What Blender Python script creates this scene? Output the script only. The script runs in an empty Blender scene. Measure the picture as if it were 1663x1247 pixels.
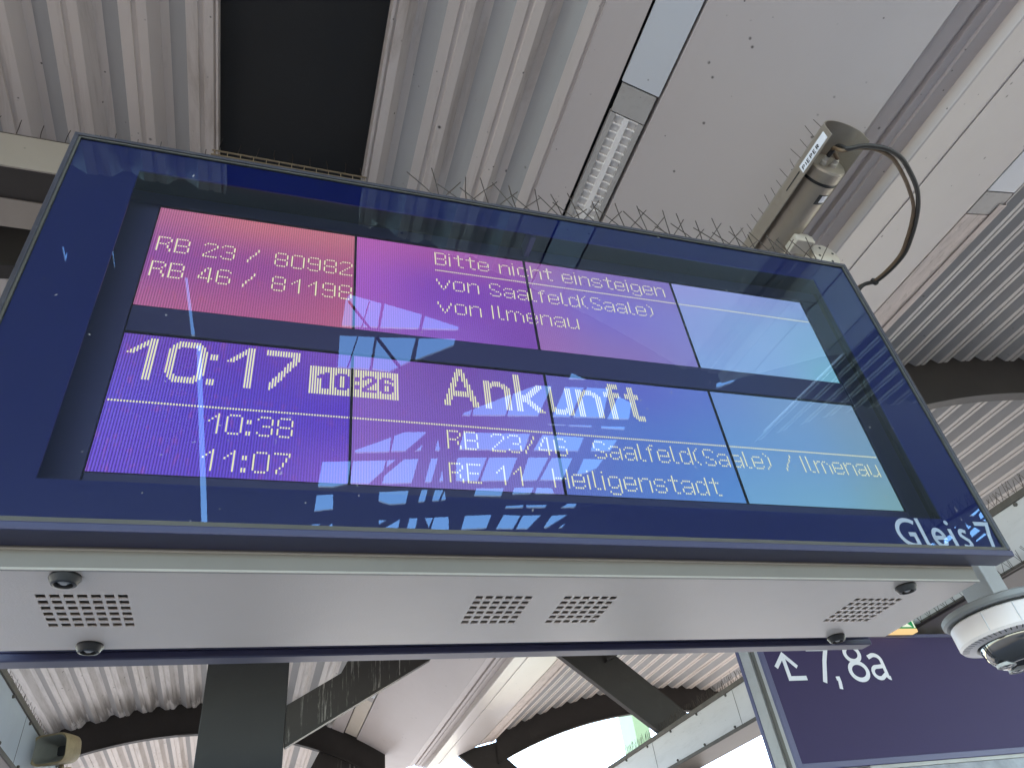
import bpy, bmesh, math, random
from mathutils import Vector, Matrix
from mathutils.geometry import delaunay_2d_cdt
random.seed(7)
scene = bpy.context.scene
COL = scene.collection

# ------------------------------------------------------------------ camera, sky, sun, exposure
EXPO = 3.22
CAMP = Vector((0.57605, -1.26395, 1.75))
RW = Matrix(((0.94849381, -0.29129624, -0.12452307), (-0.09628638, -0.6395544, 0.76269201), (-0.30180859, -0.71141878, -0.63466125)))
cam_d = bpy.data.cameras.new('camera')
cam_d.sensor_width = 36.0
cam_d.sensor_fit = 'HORIZONTAL'
cam_d.lens = 1163.5595 / 1663.0 * 36.0
cam_d.clip_start = 0.05
cam_d.clip_end = 3000
cam = bpy.data.objects.new('camera', cam_d)
COL.objects.link(cam)
cam.matrix_world = Matrix.Translation(CAMP) @ RW.transposed().to_4x4()
scene.camera = cam

SUN_EL, SUN_AZ = math.radians(50), math.radians(24)     # azimuth clockwise from +Y: sun high beyond the far end of the platform
world = bpy.data.worlds.new('World')
scene.world = world
world.use_nodes = True
wn = world.node_tree
bg = wn.nodes['Background']
sky = wn.nodes.new('ShaderNodeTexSky')
sky.sky_type = 'NISHITA'
sky.sun_disc = False
sky.sun_elevation = SUN_EL
sky.sun_rotation = SUN_AZ
sky.dust_density = 0.3
sky.ozone_density = 2.0
wn.links.new(sky.outputs[0], bg.inputs[0])
bg.inputs[1].default_value = 0.15
sd = bpy.data.lights.new('sun', 'SUN')
sd.energy = 3.0
sd.angle = math.radians(0.5)
sd.color = (1.0, 0.93, 0.83)
sun = bpy.data.objects.new('sun', sd)
COL.objects.link(sun)
sdir = Vector((math.sin(SUN_AZ) * math.cos(SUN_EL), math.cos(SUN_AZ) * math.cos(SUN_EL), math.sin(SUN_EL)))
sun.rotation_euler = sdir.to_track_quat('Z', 'Y').to_euler()
sun.location = (30, 10, 40)
scene.view_settings.view_transform = 'Standard'
scene.view_settings.look = 'None'
scene.view_settings.exposure = EXPO
scene.view_settings.gamma = 1.0
scene.cycles.max_bounces = 10
scene.cycles.diffuse_bounces = 6
scene.cycles.glossy_bounces = 5
scene.cycles.transparent_max_bounces = 12
EM = 1.0 / (2.0 ** EXPO)        # a screen of display colour c gives off c * EM

def lin(r, g, b):
    f = lambda v: (v / 255 / 12.92) if v / 255 <= 0.04045 else ((v / 255 + 0.055) / 1.055) ** 2.4
    return (f(r), f(g), f(b), 1.0)

# ------------------------------------------------------------------ helpers
class MB:
    def __init__(s): s.v = []; s.f = []
    def quad(s, a, b, c, d):
        n = len(s.v); s.v += [Vector(a), Vector(b), Vector(c), Vector(d)]; s.f.append((n, n+1, n+2, n+3)); return s
    def tri(s, a, b, c):
        n = len(s.v); s.v += [Vector(a), Vector(b), Vector(c)]; s.f.append((n, n+1, n+2)); return s
    def box(s, x0, x1, y0, y1, z0, z1):
        n = len(s.v)
        s.v += [Vector(p) for p in ((x0,y0,z0),(x1,y0,z0),(x1,y1,z0),(x0,y1,z0),(x0,y0,z1),(x1,y0,z1),(x1,y1,z1),(x0,y1,z1))]
        s.f += [tuple(n+i for i in q) for q in ((0,3,2,1),(4,5,6,7),(0,1,5,4),(1,2,6,5),(2,3,7,6),(3,0,4,7))]
        return s
    def hexa(s, p):          # eight corners, bottom four then top four
        n = len(s.v); s.v += [Vector(q) for q in p]
        s.f += [tuple(n+i for i in q) for q in ((0,3,2,1),(4,5,6,7),(0,1,5,4),(1,2,6,5),(2,3,7,6),(3,0,4,7))]
        return s
    def prism(s, poly, fn0, fn1):       # polygon of 2-tuples, end caps placed by two functions
        n = len(s.v); k = len(poly)
        s.v += [Vector(fn0(p)) for p in poly] + [Vector(fn1(p)) for p in poly]
        s.f.append(tuple(n+i for i in range(k))[::-1]); s.f.append(tuple(n+k+i for i in range(k)))
        for i in range(k):
            j = (i+1) % k; s.f.append((n+i, n+j, n+k+j, n+k+i))
        return s
    def sheet(s, prof, ys):             # open profile [(x,z)] swept along y
        n = len(s.v); k = len(prof)
        for y in ys: s.v += [Vector((x, y, z)) for x, z in prof]
        for j in range(len(ys)-1):
            for i in range(k-1):
                a = n + j*k + i; s.f.append((a, a+1, a+k+1, a+k))
        return s
    def tube(s, pts, r, seg=8, cap=True):
        pts = [Vector(p) for p in pts]; m = len(pts); n = len(s.v)
        up = None
        for i, p in enumerate(pts):
            t = (pts[min(i+1, m-1)] - pts[max(i-1, 0)]).normalized()
            if up is None: up = t.orthogonal().normalized()
            up = (up - t * up.dot(t)).normalized(); w = t.cross(up)
            rr = r[i] if isinstance(r, (list, tuple)) else r
            for k in range(seg):
                a = 2*math.pi*k/seg; s.v.append(p + (up*math.cos(a) + w*math.sin(a)) * rr)
        for i in range(m-1):
            for k in range(seg):
                a = n+i*seg+k; b = n+i*seg+(k+1) % seg; s.f.append((a, b, b+seg, a+seg))
        if cap:
            s.f.append(tuple(n+k for k in range(seg))[::-1]); s.f.append(tuple(n+(m-1)*seg+k for k in range(seg)))
        return s
    def lathe(s, prof, c, seg=32, axis='z', cap0=True, cap1=True):
        n = len(s.v); c = Vector(c); k = len(prof)
        for r, h in prof:
            for i in range(seg):
                a = 2*math.pi*i/seg; u, w = r*math.cos(a), r*math.sin(a)
                s.v.append(c + (Vector((u, w, h)) if axis == 'z' else Vector((u, h, w)) if axis == 'y' else Vector((h, u, w))))
        for j in range(k-1):
            for i in range(seg):
                a = n+j*seg+i; b = n+j*seg+(i+1) % seg; s.f.append((a, b, b+seg, a+seg))
        if cap0: s.f.append(tuple(n+i for i in range(seg)))
        if cap1: s.f.append(tuple(n+(k-1)*seg+i for i in range(seg)))
        return s
    def build(s, name, mat, parent=None, smooth=None, bevel=0.0, solid=0.0, inv=None):
        me = bpy.data.meshes.new(name)
        me.from_pydata([tuple(v) for v in s.v], [], s.f)
        bm = bmesh.new(); bm.from_mesh(me)
        bmesh.ops.remove_doubles(bm, verts=bm.verts, dist=1e-6)
        bmesh.ops.recalc_face_normals(bm, faces=bm.faces)
        bm.to_mesh(me); bm.free()
        if isinstance(mat, (list, tuple)):
            for q in mat: me.materials.append(q)
        else: me.materials.append(mat)
        if smooth is not None:
            for p in me.polygons: p.use_smooth = True
            me.set_sharp_from_angle(angle=math.radians(smooth))
        o = bpy.data.objects.new(name, me); COL.objects.link(o)
        if parent: o.parent = parent
        if solid: 
            m = o.modifiers.new('thick', 'SOLIDIFY'); m.thickness = solid; m.offset = 0
        if bevel:
            m = o.modifiers.new('bevel', 'BEVEL'); m.width = bevel; m.segments = 2; m.limit_method = 'ANGLE'; m.angle_limit = math.radians(40)
        return o

def tag(o, label=None, cat=None, group=None, kind=None):
    if label: o['label'] = label
    if cat: o['category'] = cat
    if group: o['group'] = group
    if kind: o['kind'] = kind
    return o
def thing(name, label, cat, loc=(0,0,0), group=None):
    o = bpy.data.objects.new(name, None); COL.objects.link(o); o.location = loc
    o.empty_display_size = 0.1
    return tag(o, label, cat, group)
def copy_tree(o, parent=None):
    c = o.copy(); COL.objects.link(c)
    if parent: c.parent = parent
    for ch in list(o.children): copy_tree(ch, c)
    return c

# ------------------------------------------------------------------ materials
def new_mat(name):
    m = bpy.data.materials.new(name); m.use_nodes = True
    return m, m.node_tree, m.node_tree.nodes['Principled BSDF']
def noise(nt, scale, detail=4, rough=0.55, coord=None, dist=0.0):
    n = nt.nodes.new('ShaderNodeTexNoise'); n.inputs['Scale'].default_value = scale
    n.inputs['Detail'].default_value = detail; n.inputs['Roughness'].default_value = rough; n.inputs['Distortion'].default_value = dist
    if coord: nt.links.new(coord, n.inputs['Vector'])
    return n.outputs['Fac']
def ramp(nt, fac, stops):
    r = nt.nodes.new('ShaderNodeValToRGB'); e = r.color_ramp.elements
    e[0].position, e[0].color = stops[0][0], stops[0][1]
    e[1].position, e[1].color = stops[-1][0], stops[-1][1]
    for p, c in stops[1:-1]:
        q = e.new(p); q.color = c
    nt.links.new(fac, r.inputs[0]); return r.outputs[0]
def mix(nt, fac, a, b, kind='MIX'):
    m = nt.nodes.new('ShaderNodeMix'); m.data_type = 'RGBA'; m.blend_type = kind
    for sock, v in ((m.inputs[0], fac), (m.inputs[6], a), (m.inputs[7], b)):
        if hasattr(v, 'is_linked') or hasattr(v, 'links'): nt.links.new(v, sock)
        else: sock.default_value = v
    return m.outputs[2]
def objco(nt, sc=(1,1,1)):
    tc = nt.nodes.new('ShaderNodeTexCoord'); mp = nt.nodes.new('ShaderNodeMapping'); mp.inputs['Scale'].default_value = sc
    nt.links.new(tc.outputs['Object'], mp.inputs['Vector']); return mp.outputs[0]
def bump(nt, bsdf, fac, strength, dist=0.01):
    b = nt.nodes.new('ShaderNodeBump'); b.inputs['Strength'].default_value = strength; b.inputs['Distance'].default_value = dist
    nt.links.new(fac, b.inputs['Height']); nt.links.new(b.outputs[0], bsdf.inputs['Normal'])
def paint(name, col, rough=0.5, var=0.12, scale=3.0, dirt=0.0, dirtcol=(0.09,0.07,0.05,1), spots=0.0, stretch=(1,1,1), metal=0.0, bmp=0.0, bscale=80.0, spec=0.5, spot_scale=14.0):
    m, nt, b = new_mat(name); co = objco(nt, stretch)
    c = (*col, 1.0); d = (col[0]*(1-var), col[1]*(1-var), col[2]*(1-var), 1.0)
    out = ramp(nt, noise(nt, scale, 5, 0.6, co), [(0.3, d), (0.7, c)])
    if dirt:
        f = ramp(nt, noise(nt, scale*2.3, 8, 0.72, co, 0.6), [(0.52, (0,0,0,1)), (0.8, (dirt,dirt,dirt,1))])
        out = mix(nt, f, out, dirtcol)
    if spots:
        for sc_, lo, hi, g0 in ((spot_scale, .03, .075, .46), (spot_scale*2.1, .035, .09, .52)):
            v = nt.nodes.new('ShaderNodeTexVoronoi'); v.inputs['Scale'].default_value = sc_; nt.links.new(objco(nt), v.inputs['Vector'])
            f = ramp(nt, v.outputs['Distance'], [(lo, (spots,spots,spots,1)), (hi, (0,0,0,1))])
            g = ramp(nt, noise(nt, 4.0+sc_*.3, 3, 0.5, objco(nt)), [(g0, (0,0,0,1)), (g0+.05, (1,1,1,1))])
            out = mix(nt, mix(nt, 1.0, f, g, 'MULTIPLY'), out, (0.03,0.025,0.02,1))
    nt.links.new(out, b.inputs['Base Color'])
    b.inputs['Roughness'].default_value = rough; b.inputs['Metallic'].default_value = metal
    b.inputs['Specular IOR Level'].default_value = spec
    if bmp: bump(nt, b, noise(nt, bscale, 2, 0.5, objco(nt)), bmp, 0.002)
    return m

M = {}
M['soffit'] = paint('painted_soffit_panel', (0.515,0.465,0.445), 0.42, 0.06, 0.8, 0.12, (0.30,0.26,0.22,1), 0.85, spot_scale=9)
M['corr'] = paint('corrugated_sheet_paint', (0.60,0.54,0.495), 0.45, 0.16, 1.5, 0.75, (0.20,0.145,0.10,1), 0.95, (1.9,0.30,1.9), spot_scale=7)
M['corrgrey'] = paint('grey_rib_side', (0.34,0.34,0.34), 0.5, 0.15, 1.5, 0.2, (0.15,0.13,0.11,1), 0.5, (1.6,0.35,1.6), spot_scale=8)
M['corrshade'] = paint('shaded_corrugated_sheet', (0.50,0.475,0.45), 0.5, 0.12, 1.5, 0.45, (0.18,0.14,0.11,1), 0.9, (1.6,0.35,1.6), spot_scale=8)  # darker copy of the sheet paint, with the near right vault's shade in its colour
M['cover'] = paint('cover_plate_paint', (0.58,0.60,0.63), 0.35, 0.05, 1.2, 0.08, (0.3,0.27,0.24,1), 0.8, spot_scale=12)
M['cap'] = paint('lamp_end_plate', (0.42,0.40,0.38), 0.5, 0.15, 6, 0.5, (0.2,0.17,0.14,1), 0.8)
M['peel'] = paint('peeling_flashing', (0.66,0.57,0.52), 0.6, 0.2, 5, 0.85, (0.12,0.085,0.05,1), 0.6, (2.5,0.8,2.5))
M['steel'] = paint('dark_brown_grey_steel', (0.036,0.031,0.028), 0.5, 0.2, 2.0, 0.15, (0.10,0.09,0.08,1), spec=0.25)
M['column'] = paint('anthracite_column_paint', (0.027,0.026,0.026), 0.5, 0.12, 1.5, 0.1, (0.09,0.09,0.09,1), spec=0.3)
M['girder'] = paint('pale_grey_cladding', (0.56,0.53,0.505), 0.4, 0.08, 1.5, 0.35, (0.25,0.22,0.19,1), 0.5, (0.8,0.8,4.0))
M['girder_blue'] = paint('blue_grey_cladding', (0.42,0.46,0.50), 0.35, 0.1, 1.0, 0.3, (0.2,0.2,0.2,1))
M['lip'] = paint('weathered_lip_steel', (0.10,0.085,0.07), 0.7, 0.3, 8, 0.4, (0.2,0.16,0.12,1))
M['dark'] = paint('black_board', (0.010,0.010,0.010), 0.6, 0.3, 2, 0.2, (0.03,0.03,0.03,1))
M['void'] = paint('dark_gap', (0.012,0.012,0.012), 0.9, 0.1)
M['beam'] = paint('light_beam_paint', (0.27,0.235,0.20), 0.5, 0.1, 2, 0.3, (0.2,0.17,0.13,1), 0.5)
M['wire'] = paint('spike_wire', (0.055,0.04,0.03), 0.5, 0.3, 30, metal=0.3)
M['blue'] = paint('navy_enamel', (0.005,0.012,0.14), 0.35, 0.08, 2)
M['bluesatin'] = paint('navy_satin_metal', (0.036,0.038,0.090), 0.38, 0.1, 3, 0.15, (0.10,0.10,0.12,1), spec=0.6)
M['bluedark'] = paint('navy_mask_plate', (0.028,0.030,0.105), 0.5, 0.08, 3)
M['edge'] = paint('grey_frame_edge', (0.045,0.045,0.058), 0.4, 0.2, 8, 0.3, (0.16,0.15,0.13,1))
M['gasket'] = paint('rubber_gasket', (0.075,0.072,0.062), 0.7, 0.2, 20)
M['black'] = paint('black_rubber', (0.018,0.018,0.018), 0.45, 0.2, 30)
M['blackmetal'] = paint('black_inner_wall', (0.012,0.013,0.018), 0.5, 0.2, 10)
M['rail'] = paint('dull_rail', (0.32,0.31,0.28), 0.35, 0.5, 6, metal=0.5)
M['housing'] = paint('light_grey_powder_coat', (0.78,0.685,0.59), 0.33, 0.05, 2, 0.06, (0.3,0.27,0.24,1), 0.0, bmp=0.22, bscale=260)
M['lipgrey'] = paint('grey_lip', (0.34,0.31,0.27), 0.5, 0.1, 6)
M['frontgrey'] = paint('grey_front_strip', (0.17,0.155,0.135), 0.6, 0.15, 4)  # darker grey for the housing's front face below the frame
M['railtan'] = paint('tan_galvanised_rail', (0.24,0.19,0.12), 0.5, 0.3, 20)
M['white'] = paint('white_vinyl', (0.74,0.75,0.80), 0.4, 0.03, 5)
M['signblue'] = paint('sign_navy', (0.040,0.028,0.090), 0.55, 0.06, 1.5, spec=0.2)
M['signframe'] = paint('sign_frame_lavender', (0.08,0.08,0.17), 0.4, 0.08, 3)
M['alu'] = paint('grey_aluminium', (0.42,0.42,0.40), 0.45, 0.15, 6, 0.3, (0.15,0.14,0.12,1))
M['aludark'] = paint('dark_channel', (0.14,0.135,0.115), 0.6, 0.2, 8)
M['camgrey'] = paint('camera_metal', (0.36,0.315,0.26), 0.38, 0.12, 6, 0.35, (0.16,0.13,0.10,1), metal=0.55)
M['camcream'] = paint('camera_bracket_paint', (0.46,0.42,0.36), 0.5, 0.12, 10, 0.35, (0.2,0.16,0.11,1))
M['cable'] = paint('black_cable', (0.022,0.020,0.018), 0.5, 0.2, 30)
M['cabletan'] = paint('tan_cable', (0.16,0.105,0.06), 0.55, 0.3, 20)
M['domewhite'] = paint('dome_white_plastic', (0.74,0.69,0.67), 0.35, 0.04, 5)
M['domegrey'] = paint('dome_grey_plate', (0.26,0.27,0.265), 0.45, 0.08, 6)
M['post'] = paint('galvanised_post', (0.33,0.335,0.34), 0.42, 0.12, 7, metal=0.3)
M['horn'] = paint('aged_cream_plastic', (0.33,0.25,0.13), 0.6, 0.3, 14, 0.6, (0.16,0.11,0.06,1), bmp=0.6, bscale=40)
M['hornin'] = paint('horn_inside_grey', (0.26,0.25,0.21), 0.6, 0.2, 8)
M['green'] = paint('pale_green_paint', (0.30,0.36,0.15), 0.5, 0.1, 1)
M['louvre'] = paint('louvre_reflector', (0.80,0.77,0.74), 0.3, 0.06, 8, 0.2, (0.45,0.4,0.36,1))
M['diffuser'] = paint('yellowed_diffuser', (0.60,0.54,0.46), 0.4, 0.08, 3, 0.2, (0.35,0.3,0.2,1))
M['floor'] = paint('platform_paving', (0.215,0.195,0.175), 0.8, 0.15, 0.6, 0.2, (0.2,0.19,0.17,1))
M['ballast'] = paint('track_ballast', (0.16,0.14,0.12), 0.9, 0.4, 6)
M['ground'] = paint('ground_surface', (0.16,0.145,0.12), 0.9, 0.3, 0.05)
M['deck'] = paint('hall_roof_underside', (0.20,0.20,0.21), 0.7, 0.1, 0.4)
M['hallwall'] = paint('hall_wall_cladding', (0.22,0.20,0.185), 0.7, 0.2, 0.3)
M['rustrail'] = paint('rail_steel', (0.12,0.08,0.055), 0.5, 0.3, 10, metal=0.6)
M['ad'] = paint('poster_colours', (0.3,0.32,0.36), 0.4, 0.5, 9)

def streak_steel():
    m, nt, b = new_mat('steel_with_dropping_streaks'); co = objco(nt, (34, 34, 1.6))
    n = noise(nt, 1.0, 6, 0.75, co, 0.3)
    zone = noise(nt, 1.6, 2, 0.5, objco(nt, (1,1,0.3)))
    f1 = ramp(nt, n, [(0.55, (0,0,0,1)), (0.62, (1,1,1,1))]); f2 = ramp(nt, zone, [(0.44, (0,0,0,1)), (0.52, (1,1,1,1))])
    out = mix(nt, mix(nt, 1.0, f1, f2, 'MULTIPLY'), (0.036,0.031,0.028,1), (0.26,0.24,0.22,1))
    nt.links.new(out, b.inputs['Base Color']); b.inputs['Roughness'].default_value = 0.5; b.inputs['Specular IOR Level'].default_value = 0.25
    return m
M['streak'] = streak_steel()

def stained_corr(name, y_end):      # grey water stains with a ragged edge where the sheet meets the beam
    m, nt, b = new_mat(name); co = objco(nt, (1.6, 0.35, 1.6))
    out = ramp(nt, noise(nt, 1.5, 5, 0.6, co), [(0.3, (0.56,0.53,0.50,1)), (0.7, (0.63,0.605,0.585,1))])
    f = ramp(nt, noise(nt, 4.0, 8, 0.7, objco(nt, (6,0.5,6))), [(0.45, (0,0,0,1)), (0.75, (0.5,0.5,0.5,1))])
    out = mix(nt, f, out, (0.20,0.175,0.15,1))
    tc = nt.nodes.new('ShaderNodeTexCoord'); sp = nt.nodes.new('ShaderNodeSeparateXYZ'); nt.links.new(tc.outputs['Object'], sp.inputs[0])
    mr = nt.nodes.new('ShaderNodeMapRange'); nt.links.new(sp.outputs[1], mr.inputs[0])
    mr.inputs[1].default_value = y_end - 1.3; mr.inputs[2].default_value = y_end
    nz = noise(nt, 1.0, 5, 0.7, objco(nt, (14, 0.5, 14)))
    ad = nt.nodes.new('ShaderNodeMath'); ad.operation = 'MULTIPLY'; nt.links.new(mr.outputs[0], ad.inputs[0]); nt.links.new(nz, ad.inputs[1])
    g = ramp(nt, ad.outputs[0], [(0.18, (0,0,0,1)), (0.36, (0.75,0.75,0.75,1)), (0.46, (0.75,0.75,0.75,1)), (0.50, (0,0,0,1))])
    out = mix(nt, g, out, (0.17,0.155,0.14,1))
    v = nt.nodes.new('ShaderNodeTexVoronoi'); v.inputs['Scale'].default_value = 6; nt.links.new(objco(nt), v.inputs['Vector'])
    f = ramp(nt, v.outputs['Distance'], [(0.04, (0.9,0.9,0.9,1)), (0.09, (0,0,0,1))])
    out = mix(nt, f, out, (0.04,0.035,0.03,1))
    nt.links.new(out, b.inputs['Base Color']); b.inputs['Roughness'].default_value = 0.5
    return m
M['corrstain'] = stained_corr('stained_corrugated_sheet', 9.4)

def glass_mat():
    m, nt, b = new_mat('thin_front_glass'); nt.nodes.remove(b)
    out = nt.nodes['Material Output']
    fr = nt.nodes.new('ShaderNodeFresnel'); fr.inputs[0].default_value = 2.05
    tr = nt.nodes.new('ShaderNodeBsdfTransparent'); gl = nt.nodes.new('ShaderNodeBsdfGlossy'); gl.inputs['Roughness'].default_value = 0.0; gl.inputs[0].default_value = (0.60,0.84,1.0,1)
    tr.inputs[0].default_value = (0.95,0.96,0.97,1)
    ms = nt.nodes.new('ShaderNodeMixShader')
    # fine scratches and dust
    n = noise(nt, 1.0, 2, 0.5, objco(nt, (60, 60, 60)))
    dustf = ramp(nt, n, [(0.74, (0,0,0,1)), (0.78, (0.35,0.35,0.35,1))])
    df = nt.nodes.new('ShaderNodeBsdfDiffuse'); df.inputs[0].default_value = (0.5,0.5,0.5,1)
    nt.links.new(fr.outputs[0], ms.inputs[0]); nt.links.new(tr.outputs[0], ms.inputs[1]); nt.links.new(gl.outputs[0], ms.inputs[2])
    m2 = nt.nodes.new('ShaderNodeMixShader'); nt.links.new(dustf, m2.inputs[0]); nt.links.new(ms.outputs[0], m2.inputs[1]); nt.links.new(df.outputs[0], m2.inputs[2])
    nt.links.new(m2.outputs[0], out.inputs[0])
    return m
M['glass'] = glass_mat()

def lcd_mat():
    m, nt, b = new_mat('lcd_module'); nt.nodes.remove(b); out = nt.nodes['Material Output']
    at = nt.nodes.new('ShaderNodeVertexColor'); at.layer_name = 'tint'
    tc = nt.nodes.new('ShaderNodeTexCoord'); sp = nt.nodes.new('ShaderNodeSeparateXYZ'); nt.links.new(tc.outputs['Object'], sp.inputs[0])
    m1 = nt.nodes.new('ShaderNodeMath'); m1.operation = 'MULTIPLY'; m1.inputs[1].default_value = 2*math.pi/0.00606; nt.links.new(sp.outputs[0], m1.inputs[0])
    m2 = nt.nodes.new('ShaderNodeMath'); m2.operation = 'SINE'; nt.links.new(m1.outputs[0], m2.inputs[0])
    st = nt.nodes.new('ShaderNodeMapRange'); nt.links.new(sp.outputs[0], st.inputs[0])
    st.inputs[1].default_value = -1.0; st.inputs[2].default_value = 0.55; st.inputs[3].default_value = 0.42; st.inputs[4].default_value = 0.0
    m3 = nt.nodes.new('ShaderNodeMath'); m3.operation = 'MULTIPLY_ADD'; nt.links.new(m2.outputs[0], m3.inputs[0]); nt.links.new(st.outputs[0], m3.inputs[1]); m3.inputs[2].default_value = 1.0
    # ghost of the idle segments: warm flecks
    gh = ramp(nt, noise(nt, 1.0, 3, 0.6, objco(nt, (70, 1, 26))), [(0.56, (0,0,0,1)), (0.70, (0.5,0.5,0.5,1))])
    gf = nt.nodes.new('ShaderNodeMapRange'); nt.links.new(sp.outputs[0], gf.inputs[0]); gf.inputs[1].default_value = -0.9; gf.inputs[2].default_value = 0.1; gf.inputs[3].default_value = 0.35; gf.inputs[4].default_value = 0.0
    gm = mix(nt, 1.0, gh, gf.outputs[0], 'MULTIPLY')
    c = mix(nt, gm, at.outputs[0], lin(205, 100, 110))
    cm = nt.nodes.new('ShaderNodeVectorMath'); cm.operation = 'SCALE'; nt.links.new(c, cm.inputs[0]); nt.links.new(m3.outputs[0], cm.inputs[3])
    em = nt.nodes.new('ShaderNodeEmission'); em.inputs[1].default_value = EM; nt.links.new(cm.outputs[0], em.inputs[0])
    nt.links.new(em.outputs[0], out.inputs[0])
    return m
M['lcd'] = lcd_mat()
def emis(name, col, s=1.0):
    m, nt, b = new_mat(name)
    b.inputs['Base Color'].default_value = (0,0,0,1); b.inputs['Roughness'].default_value = 0.8
    b.inputs['Emission Color'].default_value = col; b.inputs['Emission Strength'].default_value = EM * s
    return m
M['dots'] = emis('lit_segment', lin(246, 247, 200), 1.0)
M['exitgreen'] = emis('exit_sign_green', lin(30, 150, 85), 0.9)
M['exitwhite'] = emis('exit_sign_white', lin(240, 250, 225), 1.0)
M['exittube'] = emis('exit_sign_tube', lin(255, 215, 150), 1.0)

# ------------------------------------------------------------------ the departure board (built in its own frame: u right, v down from its top edge, y into the board)
ZT, BW, BH = 3.48865, 2.4, 1.10652
AX = Matrix(((0.99995950, 0.00899964, 0.0), (-0.00899444, 0.99938207, -0.03397899), (-0.00030580, 0.03397761, 0.99942255)))
O = Vector((1.2, 0.25, 2.33))
board = thing('departure_board', 'large navy platform display board with a lit violet and blue screen', 'departure board')
board.matrix_world = Matrix.Translation(CAMP) @ AX.to_4x4() @ Matrix.Translation(O - CAMP)
def P3(u, y, v): return (u, y, ZT - v)
def bpart(mb, name, mat, parent=None, **k):
    for p in mb.v: p -= O
    return mb.build(name, mat, parent or board, **k)
def wpos(u, y, v):                 # a point of the board in the world, for things that stand on or hang beside it
    return CAMP + AX @ (Vector(P3(u, y, v)) - CAMP)

f_ = MB()
f_.box(0, .0115, -.003, .060, ZT-BH+.018, ZT-.0115); f_.box(BW-.0115, BW, -.003, .060, ZT-BH+.018, ZT-.0115); f_.box(0, BW, -.003, .060, ZT-.0115, ZT)
bpart(f_, 'frame', M['edge'], bevel=.002)
bpart(MB().box(0, BW, -.004, .0595, ZT-BH, ZT-BH+.0165), 'bottom_rail', M['bluesatin'], bevel=.003)
g_ = MB()
g_.box(.0115, .0165, .000, .006, ZT-BH+.026, ZT-.0165); g_.box(BW-.0165, BW-.0115, .000, .006, ZT-BH+.026, ZT-.0165)
g_.box(.0115, BW-.0115, .000, .006, ZT-.0165, ZT-.0115); g_.box(.0115, BW-.0115, -.001, .006, ZT-BH+.0165, ZT-BH+.0255)
bpart(g_, 'gasket', M['gasket'])
OL, OR_, OT, OB = .166, BW-.171, .103, BH-.1045
mk = MB(); y0, y1 = .0065, .0105
mk.box(.0165, OL, y0, y1, ZT-BH+.0255, ZT-.0165); mk.box(OR_, BW-.0165, y0, y1, ZT-BH+.0255, ZT-.0165)
mk.box(OL, OR_, y0, y1, ZT-OT, ZT-.0165); mk.box(OL, OR_, y0, y1, ZT-BH+.0255, ZT-OB)
bpart(mk, 'front_border', M['blue'])
bpart(MB().quad(P3(.0165,.004,.0165), P3(BW-.0165,.004,.0165), P3(BW-.0165,.004,BH-.0255), P3(.0165,.004,BH-.0255)), 'front_glass', M['glass'])
# inner chamber, mask plate and rail
w = MB()
w.quad(P3(.03,.135,.02), P3(2.37,.135,.02), P3(2.37,.135,1.085), P3(.03,.135,1.085))
w.quad(P3(.03,.012,.02), P3(.03,.135,.02), P3(.03,.135,1.085), P3(.03,.012,1.085)); w.quad(P3(2.37,.012,.02), P3(2.37,.012,1.085), P3(2.37,.135,1.085), P3(2.37,.135,.02))
w.quad(P3(.03,.012,.02), P3(2.37,.012,.02), P3(2.37,.135,.02), P3(.03,.135,.02)); w.quad(P3(.03,.012,1.085), P3(.03,.135,1.085), P3(2.37,.135,1.085), P3(2.37,.012,1.085))
bpart(w, 'inner_chamber', M['blackmetal'])
CU = [.208, .719, 1.227, 1.736, 2.250]; RV = [(.099, .463), (.549, .919)]
mp = MB(); ya, yb = .112, .1165
mp.box(.075, 2.325, ya, yb, ZT-.0955, ZT-.050); mp.box(.075, CU[0]-.002, ya, yb, ZT-1.05, ZT-.0985); mp.box(CU[4]+.002, 2.325, ya, yb, ZT-1.05, ZT-.0985)
mp.box(CU[0]+.001, CU[4]-.001, ya, yb, ZT-.5455, ZT-.4655); mp.box(CU[0]+.001, CU[4]-.001, ya, yb, ZT-1.05, ZT-.9225)
bpart(mp, 'mask_plate', M['bluedark'], bevel=.0012)
bd = MB()
for v0, v1 in RV:
    bd.box(CU[0]-.002, CU[4]+.002, .1135, .1215, ZT-v0+.0005, ZT-v0+.0030); bd.box(CU[0]-.002, CU[4]+.002, .1135, .1215, ZT-v1-.0030, ZT-v1-.0005)
    for u in (CU[0]-.0018, CU[4]+.0004): bd.box(u, u+.0014, .1137, .1213, ZT-v1, ZT-v0)
    for u in CU[1:4]: bd.box(u-.0033, u+.0033, .1160, .1200, ZT-v1, ZT-v0)
bpart(bd, 'screen_beading', M['void'])
rl = MB().tube([P3(.06, .046, .045), P3(2.34, .046, .045)], .006, 8); rl.tube([P3(.06, .050, .030), P3(2.34, .050, .030)], .004, 8)
bpart(rl, 'cable_rail', M['rail'], smooth=40)
bpart(MB().box(1.225, 1.243, .03, .11, ZT-.088, ZT-.035), 'rail_bracket', M['bluedark'], bevel=.003)

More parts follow.
